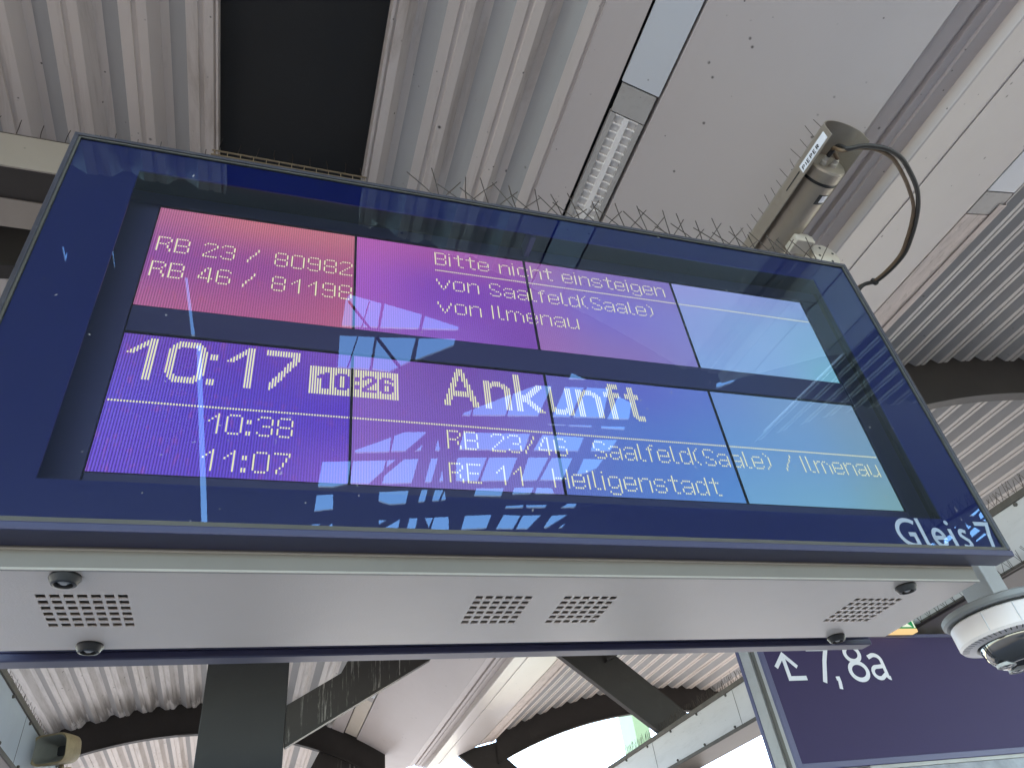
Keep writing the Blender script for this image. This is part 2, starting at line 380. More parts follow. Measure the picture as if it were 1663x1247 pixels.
TINT = [
 [[(176,106,142),(142,80,155),(168,98,144)], [(190,112,128),(146,78,150),(168,92,140)], [(186,112,130),(162,86,136),(174,96,134)]],
 [[(175,95,175),(160,90,190),(150,95,185)], [(160,85,165),(125,72,180),(135,90,190)], [(150,85,165),(125,75,175),(120,75,170)]],
 [[(150,100,165),(140,100,185),(150,108,178)], [(130,105,180),(120,110,200),(135,115,185)], [(125,110,185),(125,125,200),(125,125,195)]],
 [[(145,150,215),(135,155,215),(130,165,220)], [(140,155,215),(130,165,215),(125,165,215)], [(125,150,205),(120,165,205),(115,175,200)]],
 [[(106,76,180),(100,82,198),(104,80,196)], [(100,68,180),(90,70,192),(96,74,192)], [(118,80,180),(92,66,190),(128,92,195)]],
 [[(135,95,185),(130,95,190),(140,110,195)], [(115,80,170),(120,90,180),(125,110,190)], [(105,85,175),(115,110,195),(115,115,195)]],
 [[(105,100,185),(105,115,200),(95,115,195)], [(95,105,195),(88,120,200),(88,125,200)], [(95,120,200),(90,130,200),(88,140,205)]],
 [[(108,140,204),(104,150,208),(110,162,206)], [(114,153,200),(108,153,202),(114,166,200)], [(118,149,180),(114,153,182),(120,162,172)]]]
def tint(tab, a, b):
    x = a*2; i = min(int(x), 1); fx = x-i; y = b*2; j = min(int(y), 1); fy = y-j
    fx = fx*fx*(3-2*fx); fy = fy*fy*(3-2*fy)
    c = []
    for k in range(3):
        t0 = tab[i][j][k]*(1-fx)+tab[i+1][j][k]*fx; t1 = tab[i][j+1][k]*(1-fx)+tab[i+1][j+1][k]*fx
        c.append(t0*(1-fy)+t1*fy)
    return lin(*[q*LCDGAIN for q in c])
LCDGAIN = 1.06
for r in range(2):
    for c in range(4):
        mb = MB(); NX, NY = 12, 10; cols = []
        u0, u1 = CU[c]+(.002 if c else 0), CU[c+1]-(.002 if c < 3 else 0); v0, v1 = RV[r]
        for j in range(NY+1):
            for i in range(NX+1):
                mb.v.append(Vector(P3(u0+(u1-u0)*i/NX, .119, v0+(v1-v0)*j/NY)) - O); cols.append(tint(TINT[r*4+c], i/NX, j/NY))
        for j in range(NY):
            for i in range(NX):
                a = j*(NX+1)+i; mb.f.append((a, a+1, a+NX+2, a+NX+1))
        me = bpy.data.meshes.new('screen'); me.from_pydata([tuple(v) for v in mb.v], [], mb.f); me.materials.append(M['lcd'])
        at = me.color_attributes.new('tint', 'FLOAT_COLOR', 'POINT')
        for i, q in enumerate(cols): at.data[i].color = q
        o = bpy.data.objects.new('screen', me); COL.objects.link(o); o.parent = board

# dot characters: small ones as rows of dots from the cap line (row 0) to the base line (row 8); x-height starts at row 2
SM = {
'R':["#####.","#....#","#....#","#...#.","####..","#...#.","#...#.","#....#","#....#"],
'B':["#####.","#....#","#....#","#....#","#####.","#....#","#....#","#....#","#####."],
'E':["######","#.....","#.....","#.....","#####.","#.....","#.....","#.....","######"],
'S':[".####.","#....#","#.....","#.....",".##...","...##.",".....#","#....#",".####."],
'H':["#.....#"]*4+["#######"]+["#.....#"]*4, 'I':["#"]*9,
'0':[".####."]+["#....#"]*7+[".####."],
'1':["....#.","...##.","..#.#.",".#..#.","....#.","....#.","....#.","....#.","....#."],
'2':[".####.","#....#",".....#","....#.","...#..","..#...",".#....","#.....","######"],
'3':[".####.","#....#",".....#",".....#","..###.",".....#",".....#","#....#",".####."],
'4':["...##.","..#.#.","..#.#.",".#..#.",".#..#.","#...#.","######","....#.","....#."],
'6':[".####.","#....#","#.....","#.....","#####.","#....#","#....#","#....#",".####."],
'7':["######",".....#","....#.","....#.","...#..","...#..","..#...",".#....",".#...."],
'8':[".####.","#....#","#....#","#....#",".####.","#....#","#....#","#....#",".####."],
'9':[".####.","#....#","#....#","#....#",".#####",".....#",".....#","#....#",".####."],
'/':["....#","....#","...#.","...#.","..#..",".#...",".#...","#....","#...."],
':':["..","..","##","##","..","..","..","##","##"],
'a':["","",".####.","#....#",".....#",".#####","#....#","#...##",".###.#"],
'c':["","",".####.","#....#","#.....","#.....","#.....","#....#",".####."],
'd':[".....#",".....#",".###.#","#...##","#....#","#....#","#....#","#...##",".###.#"],
'e':["","",".####.","#....#","#....#","######","#.....","#....#",".####."],
'f':["..##",".#..","###.",".#..",".#..",".#..",".#..",".#..",".#.."],
'g':["","",".####.","#....#","#....#","#....#","#...##",".###.#",".....#","#....#",".####."],
'h':["#.....","#.....","#.###.","##...#","#....#","#....#","#....#","#....#","#....#"],
'i':["#",".","#","#","#","#","#","#","#"], 'l':["#.."]*8+[".##"],
'm':["","","#.##.##..","##..#..#.","#...#...#","#...#...#","#...#...#","#...#...#","#...#...#"],
'n':["","","#.###.","##...#","#....#","#....#","#....#","#....#","#....#"],
'o':["","",".####.","#....#","#....#","#....#","#....#","#....#",".####."],
's':["","",".####.","#....#","#.....",".####.",".....#","#....#",".####."],
't':["..#..","..#..","#####","..#..","..#..","..#..","..#..","..#..","...##"],
'u':["","","#....#","#....#","#....#","#....#","#....#","#...##",".###.#"],
'v':["","","#.....#","#.....#",".#...#.",".#...#.","..#.#..","..#.#..","...#..."],
'(':["..#",".#.","#..","#..","#..","#..","#..",".#.","..#"], ')':["#..",".#.","..#","..#","..#","..#","..#",".#.","#.."]}
ADV = {'1':7,'I':3,'i':2.5,'l':4,'f':5,'t':6,'(':5,')':4,'/':6,':':3.6,'m':10,'H':8,'v':8,' ':4}
PC = 0.00606
YT = .1183
def dot_run(mb, u, v, rows):        # one lit column, `rows` dots tall
    mb.quad(P3(u+.0013, YT, v+.0006), P3(u+PC-.0013, YT, v+.0006), P3(u+PC-.0013, YT, v+rows*PC-.0006), P3(u+.0013, YT, v+rows*PC-.0006))
def bitmap(mb, g, u, v):
    wd = max(len(r) for r in g)
    for c in range(wd):
        r = 0
        while r < len(g):
            if c < len(g[r]) and g[r][c] == '#':
                k = r
                while k < len(g) and c < len(g[k]) and g[k][c] == '#': k += 1
                dot_run(mb, u+c*PC, v+r*PC, k-r); r = k
            else: r += 1
def line(words):
    out = []
    for txt, u, v in words:
        mb = MB(); out.append(mb)
        for ch in txt:
            if ch != ' ': bitmap(mb, SM[ch], u, v)
            u += ADV.get(ch, 7)*PC
    return out
def lit(mbs, label=None):
    for mb in (mbs if isinstance(mbs, list) else [mbs]):
        o = bpart(mb, 'screen_text', M['dots'])
        if label: o['label'] = label
lit(line([('RB', .2207, .2108), ('23', .3310, .2118), ('/', .4390, .2118), ('80982', .5070, .2115)]), 'first train number line')
lit(line([('RB', .2207, .3030), ('46', .3310, .3035), ('/', .4370, .3035), ('81198', .5070, .3030)]), 'second train number line')
lit(line([('Bitte nicht einsteigen', .9458, .1160)]), 'do not board notice')
lit(line([('von', .9455, .2165), ('Saalfeld(Saale)', 1.1031, .2165)])); lit(line([('von', .9445, .3079), ('Ilmenau', 1.1012, .3079)]))
lit(line([('10:38', .4078, .7540)])); lit(line([('11:07', .4078, .8473)]))
lit(line([('RB', .9444, .7530), ('23/46', 1.0543, .7535), ('Saalfeld(Saale)', 1.3255, .7535), ('/', 1.9030, .7535), ('Ilmenau', 1.9638, .7540)]))
lit(line([('RE', .9437, .8450), ('11', 1.0515, .8450), ('Heiligenstadt', 1.2006, .8450)]))
def rule(u0, u1, v):
    mb = MB(); u = u0
    while u < u1: dot_run(mb, u, v, 1); u += PC
    bpart(mb, 'screen_rule', M['dots'])
rule(.9447, 2.242, .1905); rule(.2105, 2.242, .7365)
# big characters: {column: [(first row, last row), ...]}
def big(mb, runs, u, v):
    for c, rr in runs.items():
        for a, b in rr:
            dot_run(mb, u+c*PC, v+a*PC, b-a+1)
D1 = {0:[(7,7)],1:[(6,7)],2:[(5,7)],3:[(4,6)],4:[(3,5)],5:[(2,4)],6:[(1,3)],7:[(0,19)],8:[(0,19)],9:[(0,19)]}
D0 = {0:[(4,15)],1:[(2,17)],2:[(1,18)],3:[(0,3),(16,19)]}
for c in range(4, 10): D0[c] = [(0,2),(17,19)]
for c in range(4): D0[13-c] = D0[c]
DC = {c:[(5,7),(17,19)] for c in range(3)}
D7 = {c:[(0,2)] for c in range(13)}
for k in range(11):
    c = 12-k; a = round(1.6*k); D7[c] = D7[c]+[(max(a,3) if a < 3 else a, min(a+4, 19))] if a > 2 else [(0, a+4)]
b10 = MB(); big(b10, D1, .2211, .558); big(b10, D0, .3059, .558); big(b10, DC, .3950, .558); big(b10, D1, .4321, .558); big(b10, D7, .5170, .558)
lit(b10, 'large departure time digits')
inv = MB()
BD = {'1':["....##","..####",".#####","...###","...###","...###","...###","...###"],'0':[".####.","##..##","##..##","##..##","##..##","##..##","##..##",".####."],
 ':':["..","##","##","..","..","##","##",".."],'2':[".####.","##..##","....##","...##.","..##..",".##...","##....","######"],'6':[".####.","##..##","##....","#####.","##..##","##..##","##..##",".####."]}
grid = [[True]*36 for _ in range(14)]
for ch, c0 in (('1',2),('0',10),(':',18),('2',21),('6',28)):
    for r, row in enumerate(BD[ch]):
        for c, q in enumerate(row):
            if q == '#': grid[r+3][c0+c] = False
for c in range(36):
    r = 0
    while r < 14:
        if grid[r][c]:
            k = r
            while k < 14 and grid[k][c]: k += 1
            dot_run(inv, .6185+c*.00594, .5932+r*PC, k-r); r = k
        else: r += 1
lit(inv, 'inverted box with the expected time')
A_ = {0:[(17,19)],1:[(14,19)],2:[(11,19)],3:[(8,16)],4:[(5,14)],5:[(2,9),(12,14)],6:[(0,6),(12,14)],7:[(0,3),(12,14)]}
for c in range(7): A_[14-c] = A_[c]
N_ = {0:[(5,19)],1:[(5,19)],2:[(5,19)],3:[(6,8)],4:[(5,7)],5:[(5,7)],6:[(5,7)],7:[(5,7)],8:[(6,8)],9:[(6,19)],10:[(7,19)],11:[(8,19)]}
K_ = {0:[(0,19)],1:[(0,19)],2:[(0,19)],3:[(11,14)],4:[(11,14)],5:[(10,15)],6:[(9,12),(13,16)],7:[(8,11),(14,17)],8:[(7,10),(15,18)],9:[(6,9),(16,19)],10:[(5,8),(17,19)],11:[(5,7),(18,19)],12:[(5,6),(19,19)]}
U_ = {0:[(5,16)],1:[(5,18)],2:[(5,18)],3:[(16,19)],4:[(17,19)],5:[(17,19)],6:[(17,19)],7:[(17,19)],8:[(16,18)],9:[(5,19)],10:[(5,19)],11:[(5,19)]}
F_ = {0:[(5,7)],1:[(5,7)],2:[(2,19)],3:[(0,19)],4:[(0,19)],5:[(0,2),(5,7)],6:[(0,2),(5,7)],7:[(0,2),(5,7)]}
T_ = {0:[(5,7)],1:[(5,7)],2:[(1,17)],3:[(1,18)],4:[(1,19)],5:[(5,7),(17,19)],6:[(5,7),(17,19)],7:[(17,19)]}
ank = MB()
for g, c in ((A_,0),(N_,17.6),(K_,31.5),(U_,46),(N_,60.3),(F_,74),(T_,84.5)): big(ank, g, .9444+c*.00604, .558)
lit(ank, 'large word on the lower screen row')

# white lettering on the border
def ribbon(mb, pts, hw, place, closed=False, axis=1):
    start = len(mb.v); mb.k = getattr(mb, 'k', 0) + 1
    pts = [Vector((p[0], p[1])) for p in pts]; m = len(pts); L_, R_ = [], []
    for i in range(m):
        a = pts[(i-1) % m] if (closed or i > 0) else pts[i]; b = pts[(i+1) % m] if (closed or i < m-1) else pts[i]
        d0 = (pts[i]-a).normalized() if (pts[i]-a).length > 1e-9 else (b-pts[i]).normalized(); d1 = (b-pts[i]).normalized() if (b-pts[i]).length > 1e-9 else d0
        t = (d0+d1).normalized() if (d0+d1).length > 1e-6 else d0; nrm = Vector((-t.y, t.x)); k = hw/max(0.5, nrm.dot(Vector((-d0.y, d0.x))))
        L_.append(pts[i]+nrm*k); R_.append(pts[i]-nrm*k)
    for i in range(m if closed else m-1):
        j = (i+1) % m
        mb.quad(place(L_[i]), place(L_[j]), place(R_[j]), place(R_[i]))
    for q in mb.v[start:]: q[axis] -= .00012*mb.k
def arc(cx, cy, rx, ry, a0, a1, n=22): return [(cx+rx*math.cos(math.radians(a0+(a1-a0)*i/n)), cy+ry*math.sin(math.radians(a0+(a1-a0)*i/n))) for i in range(n+1)]
gl = MB(); pl = lambda p: P3(p[0], .0052, p[1]); hw = .0058
ribbon(gl, arc(2.0985, 1.0455, .0385, .0352, -52, -278) + [(2.1095,1.0785)], hw, pl)
ribbon(gl, [(2.1095,1.0800),(2.1095,1.0500),(2.0910,1.0500)], hw, pl)
ribbon(gl, [(2.1375,1.0040),(2.1375,1.0690)] + arc(2.1465,1.0690,.0090,.0122,180,85,8), hw, pl)
ribbon(gl, [(2.1680,1.0570),(2.2035,1.0570)] + arc(2.1865,1.0570,.0172,.0228,0,-335,24), hw*.95, pl)
ribbon(gl, [(2.2315,1.0310),(2.2315,1.0855)], hw, pl)
ribbon(gl, arc(2.2315,1.0135,.0032,.0034,0,330,11), .0033, pl, True)
ribbon(gl, [(2.2830,1.0385)] + arc(2.2712,1.0455,.0105,.0110,-60,-200,9) + [(2.2720,1.0580),(2.2790,1.0625)] + arc(2.2700,1.0715,.0118,.0098,-25,125,9) + [(2.2560,1.0785)], hw*.9, pl)
ribbon(gl, [(2.3270,1.0125),(2.3720,1.0125),(2.3600,1.0440),(2.3500,1.0890)], hw, pl)
bpart(gl, 'track_lettering', M['white'])

# grey housing behind the front, open underneath only at the vents
hs = MB(); zb = lambda y: 2.343 - .0325*(y-.061)
def plate(outer, holes):            # triangulated flat plate with holes
    def ccw(q): return q if sum(q[i-1][0]*q[i][1]-q[i][0]*q[i-1][1] for i in range(len(q))) > 0 else q[::-1]
    vs = [Vector(p) for p in ccw(outer)]; fs = [list(range(len(outer)))]; ed = []
    for h in holes:
        h = ccw(h); n = len(vs); vs += [Vector(p) for p in h]; fs.append(list(range(n, n+len(h))))
    r = delaunay_2d_cdt(vs, ed, fs, 0, 1e-7)
    out = []
    for t, src in zip(r[2], r[5]):
        if 0 in src and len(src) == 1: out.append(tuple(t))
    return r[0], out
XL, XR, YB = .030, 2.313, .430
VT = [(.1735,.162,7),(.9970,.162,6),(1.2020,.162,6),(2.0060,.168,7)]
CPX, RPY, HWX, HHY = .0224, .0262, .0166, .0160
holes = [[(a-.012,b-.012),(a+CPX*n-.0058+.012,b-.012),(a+CPX*n-.0058+.012,b+RPY*6-.0102+.012),(a-.012,b+RPY*6-.0102+.012)] for a, b, n in VT]
V, F = plate([(XL,.064),(XR,.064),(XR,YB),(XL,YB)], holes)
mb = MB(); mb.v = [Vector((p.x, p.y, zb(p.y))) for p in V]; mb.f = F
bpart(mb, 'underside_panel', M['housing'], solid=.003)
for (a, b, n), h in zip(VT, holes):
    sm = [[(a+CPX*i, b+RPY*j), (a+CPX*i+HWX, b+RPY*j), (a+CPX*i+HWX, b+RPY*j+HHY), (a+CPX*i, b+RPY*j+HHY)] for i in range(n) for j in range(6)]
    V, F = plate(h, sm); mb = MB(); mb.v = [Vector((p.x, p.y, zb(p.y)-.0004)) for p in V]; mb.f = F
    bpart(mb, 'vent_grille', M['housing'], solid=.0024)
bpart(MB().quad((XL,.061,zb(.061)-.0015), (XR,.061,zb(.061)-.0015), (XR,.061,2.388), (XL,.061,2.388)), 'housing_front', M['frontgrey']); hs.quad((XL,.061,2.388), (XR,.061,2.388), (XR,.138,2.388), (XL,.138,2.388)); hs.quad((XL,.138,2.388), (XR,.138,2.388), (XR,.138,ZT-.03), (XL,.138,ZT-.03))
for xx in (XL, XR): hs.quad((xx,.061,zb(.061)-.0015), (xx,.138,zb(.138)-.0015), (xx,.138,2.388), (xx,.061,2.388)); hs.quad((xx,.138,zb(.138)-.0015), (xx,YB,zb(YB)-.0015), (xx,YB,ZT-.03), (xx,.138,ZT-.03))
hs.quad((XL,YB,zb(YB)-.0015), (XL,YB,ZT-.03), (XR,YB,ZT-.03), (XR,YB,zb(YB)-.0015)); hs.quad((XL,.138,ZT-.03), (XR,.138,ZT-.03), (XR,YB,ZT-.03), (XL,YB,ZT-.03))
bpart(hs, 'housing', M['housing'])
bpart(MB().box(XL-.004, XR+.004, .0600, .0665, 2.3765, 2.3815).box(XL-.0015, XR+.0015, .0590, .0655, zb(.061)-.0040, zb(.061)+.0015), 'housing_lip', M['lipgrey'], bevel=.0015)
for (u, y) in ((.2340,.088),(.2330,.405),(2.1000,.094),(2.1290,.422)):
    k = MB().lathe([(.0245,.002),(.0262,-.004),(.0205,-.0150),(.0155,-.0162),(.0145,-.0120),(.0140,-.008)], (u, y, zb(y)-.0015), 28, cap0=False)
    lk = bpart(k, 'lock_cover', M['black'], smooth=35)
    bpart(MB().lathe([(.0065,-.0135),(.0055,-.0145)], (u, y, zb(y)-.0015), 12).lathe([(.0140,-.0085),(.0065,-.0135)], (u, y, zb(y)-.0015), 12, cap0=False, cap1=False), 'lock_core', M['alu'], lk)
# rear face of the double-sided board
rf = MB().box(-.02, 2.332, .508, .556, 2.3335, 2.3520); rf.box(-.02, 2.332, .509, .555, 2.3525, ZT-.02)
bpart(rf, 'rear_frame', M['bluesatin'], bevel=.003)
bpart(MB().box(.06, 2.30, .432, .506, 2.358, ZT-.06), 'rear_spacer', M['void'])
for u in (.75, 1.65):
    hg = MB().box(u-.05, u+.05, .5562, 1.15, 2.95, 3.05); bpart(hg, 'hanger_arm', M['post'], bevel=.004)
    bpart(MB().box(u-.05, u+.05, 1.05, 1.15, 3.052, 4.72), 'hanger_post', M['post'], bevel=.004)

# ------------------------------------------------------------------ the platform canopy: two shallow vaults meeting in a panelled valley
canopy = thing('platform_canopy', 'pale corrugated platform canopy on dark arched steel beams', 'canopy')
zl = lambda x: 0.34 + math.sqrt(max(0, 4.7**2 - (x+0.10)**2))
zr = lambda x: -1.82 + math.sqrt(max(0, 6.9**2 - (x-6.80)**2))
def corr(x0, x1, zf, D, phase=-.3405, pitch=.2605):
    pts = []; k = math.floor((x0-phase)/pitch) - 1
    while phase + k*pitch < x1:
        b = phase + k*pitch
        for dx, h in ((0,D),(.0375,D),(.1105,0),(.1565,0),(.1600,.009),(.1785,.009),(.1820,0),(.2185,0)): pts.append((b+dx, h))
        k += 1
    pts.append((phase+k*pitch, D))
    out = []
    for (xa, ha), (xb, hb) in zip(pts, pts[1:]):
        if xb <= x0 or xa >= x1: continue
        f = lambda x: ha+(hb-ha)*(x-xa)/(xb-xa)
        if not out: s = max(xa, x0); out.append((s, zf(s)+f(s)))
        e = min(xb, x1); out.append((e, zf(e)+f(e)))
    return out
XE0, XE1, YN = -2.75, 9.4, -1.45
def sheet(x0, x1, zf, ya, yb, mat, D=.055):
    n = max(2, int((yb-ya)/1.0)); ys = [ya+(yb-ya)*i/n for i in range(n+1)]
    prof = corr(x0, x1, zf, D)
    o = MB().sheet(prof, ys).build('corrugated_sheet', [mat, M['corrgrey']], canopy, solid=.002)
    for f in o.data.polygons:           # the sheet's left-facing rib sides get the darker grey
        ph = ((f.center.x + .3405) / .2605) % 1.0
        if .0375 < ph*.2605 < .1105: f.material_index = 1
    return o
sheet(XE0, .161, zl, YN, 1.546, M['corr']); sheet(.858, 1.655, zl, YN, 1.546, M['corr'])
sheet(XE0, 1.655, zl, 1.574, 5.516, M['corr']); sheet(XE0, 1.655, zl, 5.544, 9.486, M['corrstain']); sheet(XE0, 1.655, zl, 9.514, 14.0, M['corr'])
for a, b in ((YN, 1.546), (1.574, 5.516), (5.544, 9.486)): sheet(3.955, XE1, zr, -2.6 if a < 0 else a, b, M['corr'] if a > 4 else M['corrshade'], .06)
MB().sheet([(XE0+5.2*i/24, zl(XE0+5.2*i/24)+.16) for i in range(25)], [YN, 1.5, 5.5, 9.5, 14.0]).build('sky_block_deck', M['void'], canopy)  # dark sheet added above the ribs to stop sky leaking through
MB().sheet([(2.45, zl(2.45)+.16), (2.9, 4.30), (3.4, 4.42)] + [(3.5+5.9*i/24, zr(3.5+5.9*i/24)+.16) for i in range(25)], [YN, 1.5, 5.5, 9.62]).build('sky_block_deck', M['void'], canopy)
MB().box(.10, .92, YN, 1.45, 5.10, 5.13).build('blackout_board', M['dark'], canopy)
MB().box(.150, .1605, YN, 1.5, zl(.16)-.004, 5.10).build('opening_trim', M['corr'], canopy); MB().box(.8585, .870, YN, 1.5, zl(.86)-.004, 5.10).build('opening_trim', M['corr'], canopy)
# smooth soffit panels and the valley
def arcprof(x0, x1, zf, n=8): return [(x0+(x1-x0)*i/n, zf(x0+(x1-x0)*i/n)) for i in range(n+1)]
yv = [YN, 1.5, 5.5, 9.45]
MB().sheet([(1.655, zl(1.655)+.03), (1.656, zl(1.656)-.001)] + arcprof(1.657, 1.812, zl, 3) + [(1.8125, zl(1.812)+.06)], yv + [14.0]).build('soffit_panel', M['soffit'], canopy)
MB().sheet([(1.992, zl(1.992)+.06)] + arcprof(1.993, 2.665, zl, 8) + [(2.666, zl(2.665)+.03)], yv + [14.0]).build('soffit_panel', M['soffit'], canopy)
zv = 4.143
MB().sheet([(2.6665, zv+.030), (2.672, zv+.004), (2.680, zv), (2.683, zv+.010), (2.752, zv+.010), (2.756, zv+.028), (2.776, zv+.028), (2.780, zv+.006), (2.818, zv+.006), (2.821, zv-.006), (2.880, zv-.006), (2.884, 4.077), (2.890, 4.074), (3.100, 4.151), (3.1005, 4.147), (3.690, 4.362), (3.691, 4.42)], yv).build('valley_trough', M['soffit'], canopy)
MB().sheet([(1.80, zl(1.80)+.055), (2.0, zl(2.0)+.055)], yv + [14.0]).build('light_recess', M['void'], canopy)
MB().sheet([(3.68, 4.43), (3.97, 4.49)], yv).build('light_recess', M['void'], canopy)
def slat(mb, x0, x1, zf, ya, yb, dz=.0):     # thin plate lying in the vault between two x
    mb.hexa([(x0,ya,zf(x0)+dz),(x1,ya,zf(x1)+dz),(x1,yb,zf(x1)+dz),(x0,yb,zf(x0)+dz),(x0,ya,zf(x0)+dz+.012),(x1,ya,zf(x1)+dz+.012),(x1,yb,zf(x1)+dz+.012),(x0,yb,zf(x0)+dz+.012)])
    return mb
zs = lambda x: 4.366 + (x-3.70)*.22
for a, b in ((YN, -1.25), (-1.243, -.048), (1.55, 4.6), (4.607, 7.82), (9.6, 14.0)): slat(MB(), 1.826, 1.980, zl, a, b).build('cover_plate', M['cover'], canopy)
for a, b in ((YN, -.07), (1.50, 5.5), (5.51, 9.45)): slat(MB(), 3.705, 3.915, zs, a, b).build('cover_plate', M['cover'] if a < 1 else M['peel'], canopy)
# ragged flashing along the right hand strip
rg = MB(); ys = [.0 + 9.45*i/150 for i in range(151)]; rnd = random.Random(3)
for i, y in enumerate(ys):
    e = 3.985 + rnd.uniform(-.014, .014); rg.v += [Vector((3.880, y, zs(3.88)-.006)), Vector((3.930, y, zs(3.93)-.010)), Vector((e, y, zr(e)-.010))]
for i in range(150):
    for k in range(2): a = i*3+k; rg.f.append((a, a+1, a+4, a+3))
rg.build('peeling_flashing', M['peel'], canopy, solid=.003)
MB().sheet([(3.918, 4.47), (3.922, zs(3.92)), (3.965, zr(3.965)-.006)], [YN, .0]).build('edge_flashing', M['soffit'], canopy, solid=.003)
# arched beams (web and bottom flange) and the slanting struts that carry them
def arch(x0, x1, zf, y, depth, n=40):
    mb = MB(); xs = [x0+(x1-x0)*i/n for i in range(n+1)]
    for s in (-.012, .012):
        k = len(mb.v)
        for x in xs: mb.v += [Vector((x, y+s, zf(x)+.125)), Vector((x, y+s, zf(x)-depth))]
        for i in range(n): a = k+2*i; mb.f.append((a, a+2, a+3, a+1))
    fl = MB()
    for i in range(n):
        a, b = xs[i], xs[i+1]; za, zb_ = zf(a)-depth, zf(b)-depth
        fl.hexa([(a,y-.045,za-.022),(b,y-.045,zb_-.022),(b,y+.045,zb_-.022),(a,y+.045,za-.022),(a,y-.045,za-.001),(b,y-.045,zb_-.001),(b,y+.045,zb_-.001),(a,y+.045,za-.001)])
        za, zb_ = zf(a)+.0, zf(b)+.0
    o = mb.build('arch_beam', M['steel'], canopy, smooth=30)
    fl.build('flange', M['steel'], o, smooth=30)
    return o
def strut(poly, y, edge, mat):
    mb = MB().prism(poly, lambda p: (p[0], y-.014, p[1]), lambda p: (p[0], y+.014, p[1]))
    o = mb.build('strut', mat, canopy)
    (a, b) = edge; d = Vector((b[0]-a[0], b[1]-a[1])).normalized(); n = Vector((d.y, -d.x))
    if n.y > 0: n = -n
    q = [(a[0]+n.x*t, a[1]+n.y*t) for t in (.0005, .024)] + [(b[0]+n.x*t, b[1]+n.y*t) for t in (.024, .0005)]
    MB().prism(q, lambda p: (p[0], y-.034, p[1]), lambda p: (p[0], y+.034, p[1])).build('flange', M['steel'], o)
for y in (1.56, 5.53, 9.50): arch(3.99, XE1, zr, y, .335)
for y, xe in ((1.56, 1.6), (5.53, 1.9), (9.50, 2.38), (13.4, 2.38)): arch(XE0, xe, zl, y, .315)
LP = [(.868,3.502),(2.36,4.330),(2.33,4.372),(1.95,4.560),(1.50,4.420),(1.326,4.090),(.868,3.828)]
RP = [(3.395,4.320),(4.470,3.428),(4.990,3.428),(4.05,4.270),(4.02,4.430),(3.90,4.40)]
for y in (5.53, 9.50, 13.4):
    if y < 6: strut([(.868,3.502),(2.15,4.213),(2.15,4.40),(1.95,4.560),(1.50,4.420),(1.326,4.090),(.868,3.828)], y+.03, ((.868,3.502),(2.15,4.213)), M['streak'])
    else: strut(LP, y+.03, ((.868,3.502),(2.36,4.330)), M['streak'])
    if y < 10: strut(RP, y+.03, ((4.470,3.428),(3.395,4.320)), M['steel'])
    MB().box(.182, .866, y+.002, y+.36, 0, 4.99).build('column', M['column'], canopy, bevel=.008)
    MB().box(4.50, 4.83, y+.03, y+.36, 0, 3.085).build('column', M['steel'], canopy, bevel=.006)
    MB().box(-1.08, -.80, y+.03, y+.36, 0, 3.085).build('column', M['steel'], canopy, bevel=.006)
# cross beam with a pale fascia under the left vault
MB().box(XE0, .30, .733, .742, 4.392, 4.60).build('fascia', M['beam'], canopy, bevel=.002)
MB().box(XE0, .30, .7425, .900, 4.402, 4.595).build('cross_beam', M['steel'], canopy)
MB().box(XE0, .30, .9005, 1.045, 4.396, 4.412).build('beam_flange', M['beam'], canopy)
for x in (-2.4, -1.35): MB().box(x-.02, x+.02, .80, .84, 4.60, zl(x)+.03).build('hanger_rod', M['steel'], canopy)

MB().box(10.6, 17.0, -14.0, 8.5, 4.55, 4.75).build('sky_block_roof', M['soffit'], canopy)  # unseen slab added to block sky light from the right
for y in (-8.0, -1.0, 6.0): MB().box(13.6, 13.9, y, y+.3, -.95, 4.548).build('column', M['column'], canopy)  # posts under the added slab

# longitudinal girders
def girder(label, xf, xb, mat, yend):
    s = 1 if xb > xf else -1
    t = thing('clad_girder', label, 'girder', (0,0,0))
    xa, xc = min(xf, xb), max(xf, xb)
    MB().box(xa, xc, YN, yend, 3.105, 3.398).build('cladding', mat, t)
    lp = MB(); lp.box(xf-.012 if s > 0 else xf+.0, xf if s > 0 else xf+.012, YN, yend, 3.388, 3.425); lp.box(xa+.001, xc-.001, YN, yend, 3.3985, 3.424)
    lp.build('top_lip', M['lip'], t)
    l2 = MB(); l2.box(xf-.010 if s > 0 else xf, xf if s > 0 else xf+.010, YN, yend, 3.085, 3.112)
    l2.build('bottom_lip', M['lip'], t)
    MB().box(xa+.002, xc-.002, YN, yend, 3.086, 3.1045).build('underside', M['beam'], t)
    y = .6
    while y < 9.6:
        for z in (3.376, 3.124): MB().lathe([(.011, 0), (.011, -.010 if s > 0 else .010), (.006, -.014 if s > 0 else .014)], (xf, y, z), 8, axis='x').build('bolt', M['lip'], t)
        y += .52
    y = YN + .9
    while y < yend: MB().box(xf-.0015 if s > 0 else xf, xf if s > 0 else xf+.0015, y, y+.006, 3.113, 3.387).build('panel_seam', M['aludark'], t); y += 1.56
    return t
girder('pale grey clad girder running along the right side under the canopy', 4.40, 4.745, M['girder'], 13.9)
girder('blue grey clad girder along the left side behind the loudspeaker', -.75, -1.10, M['girder_blue'], 13.9)

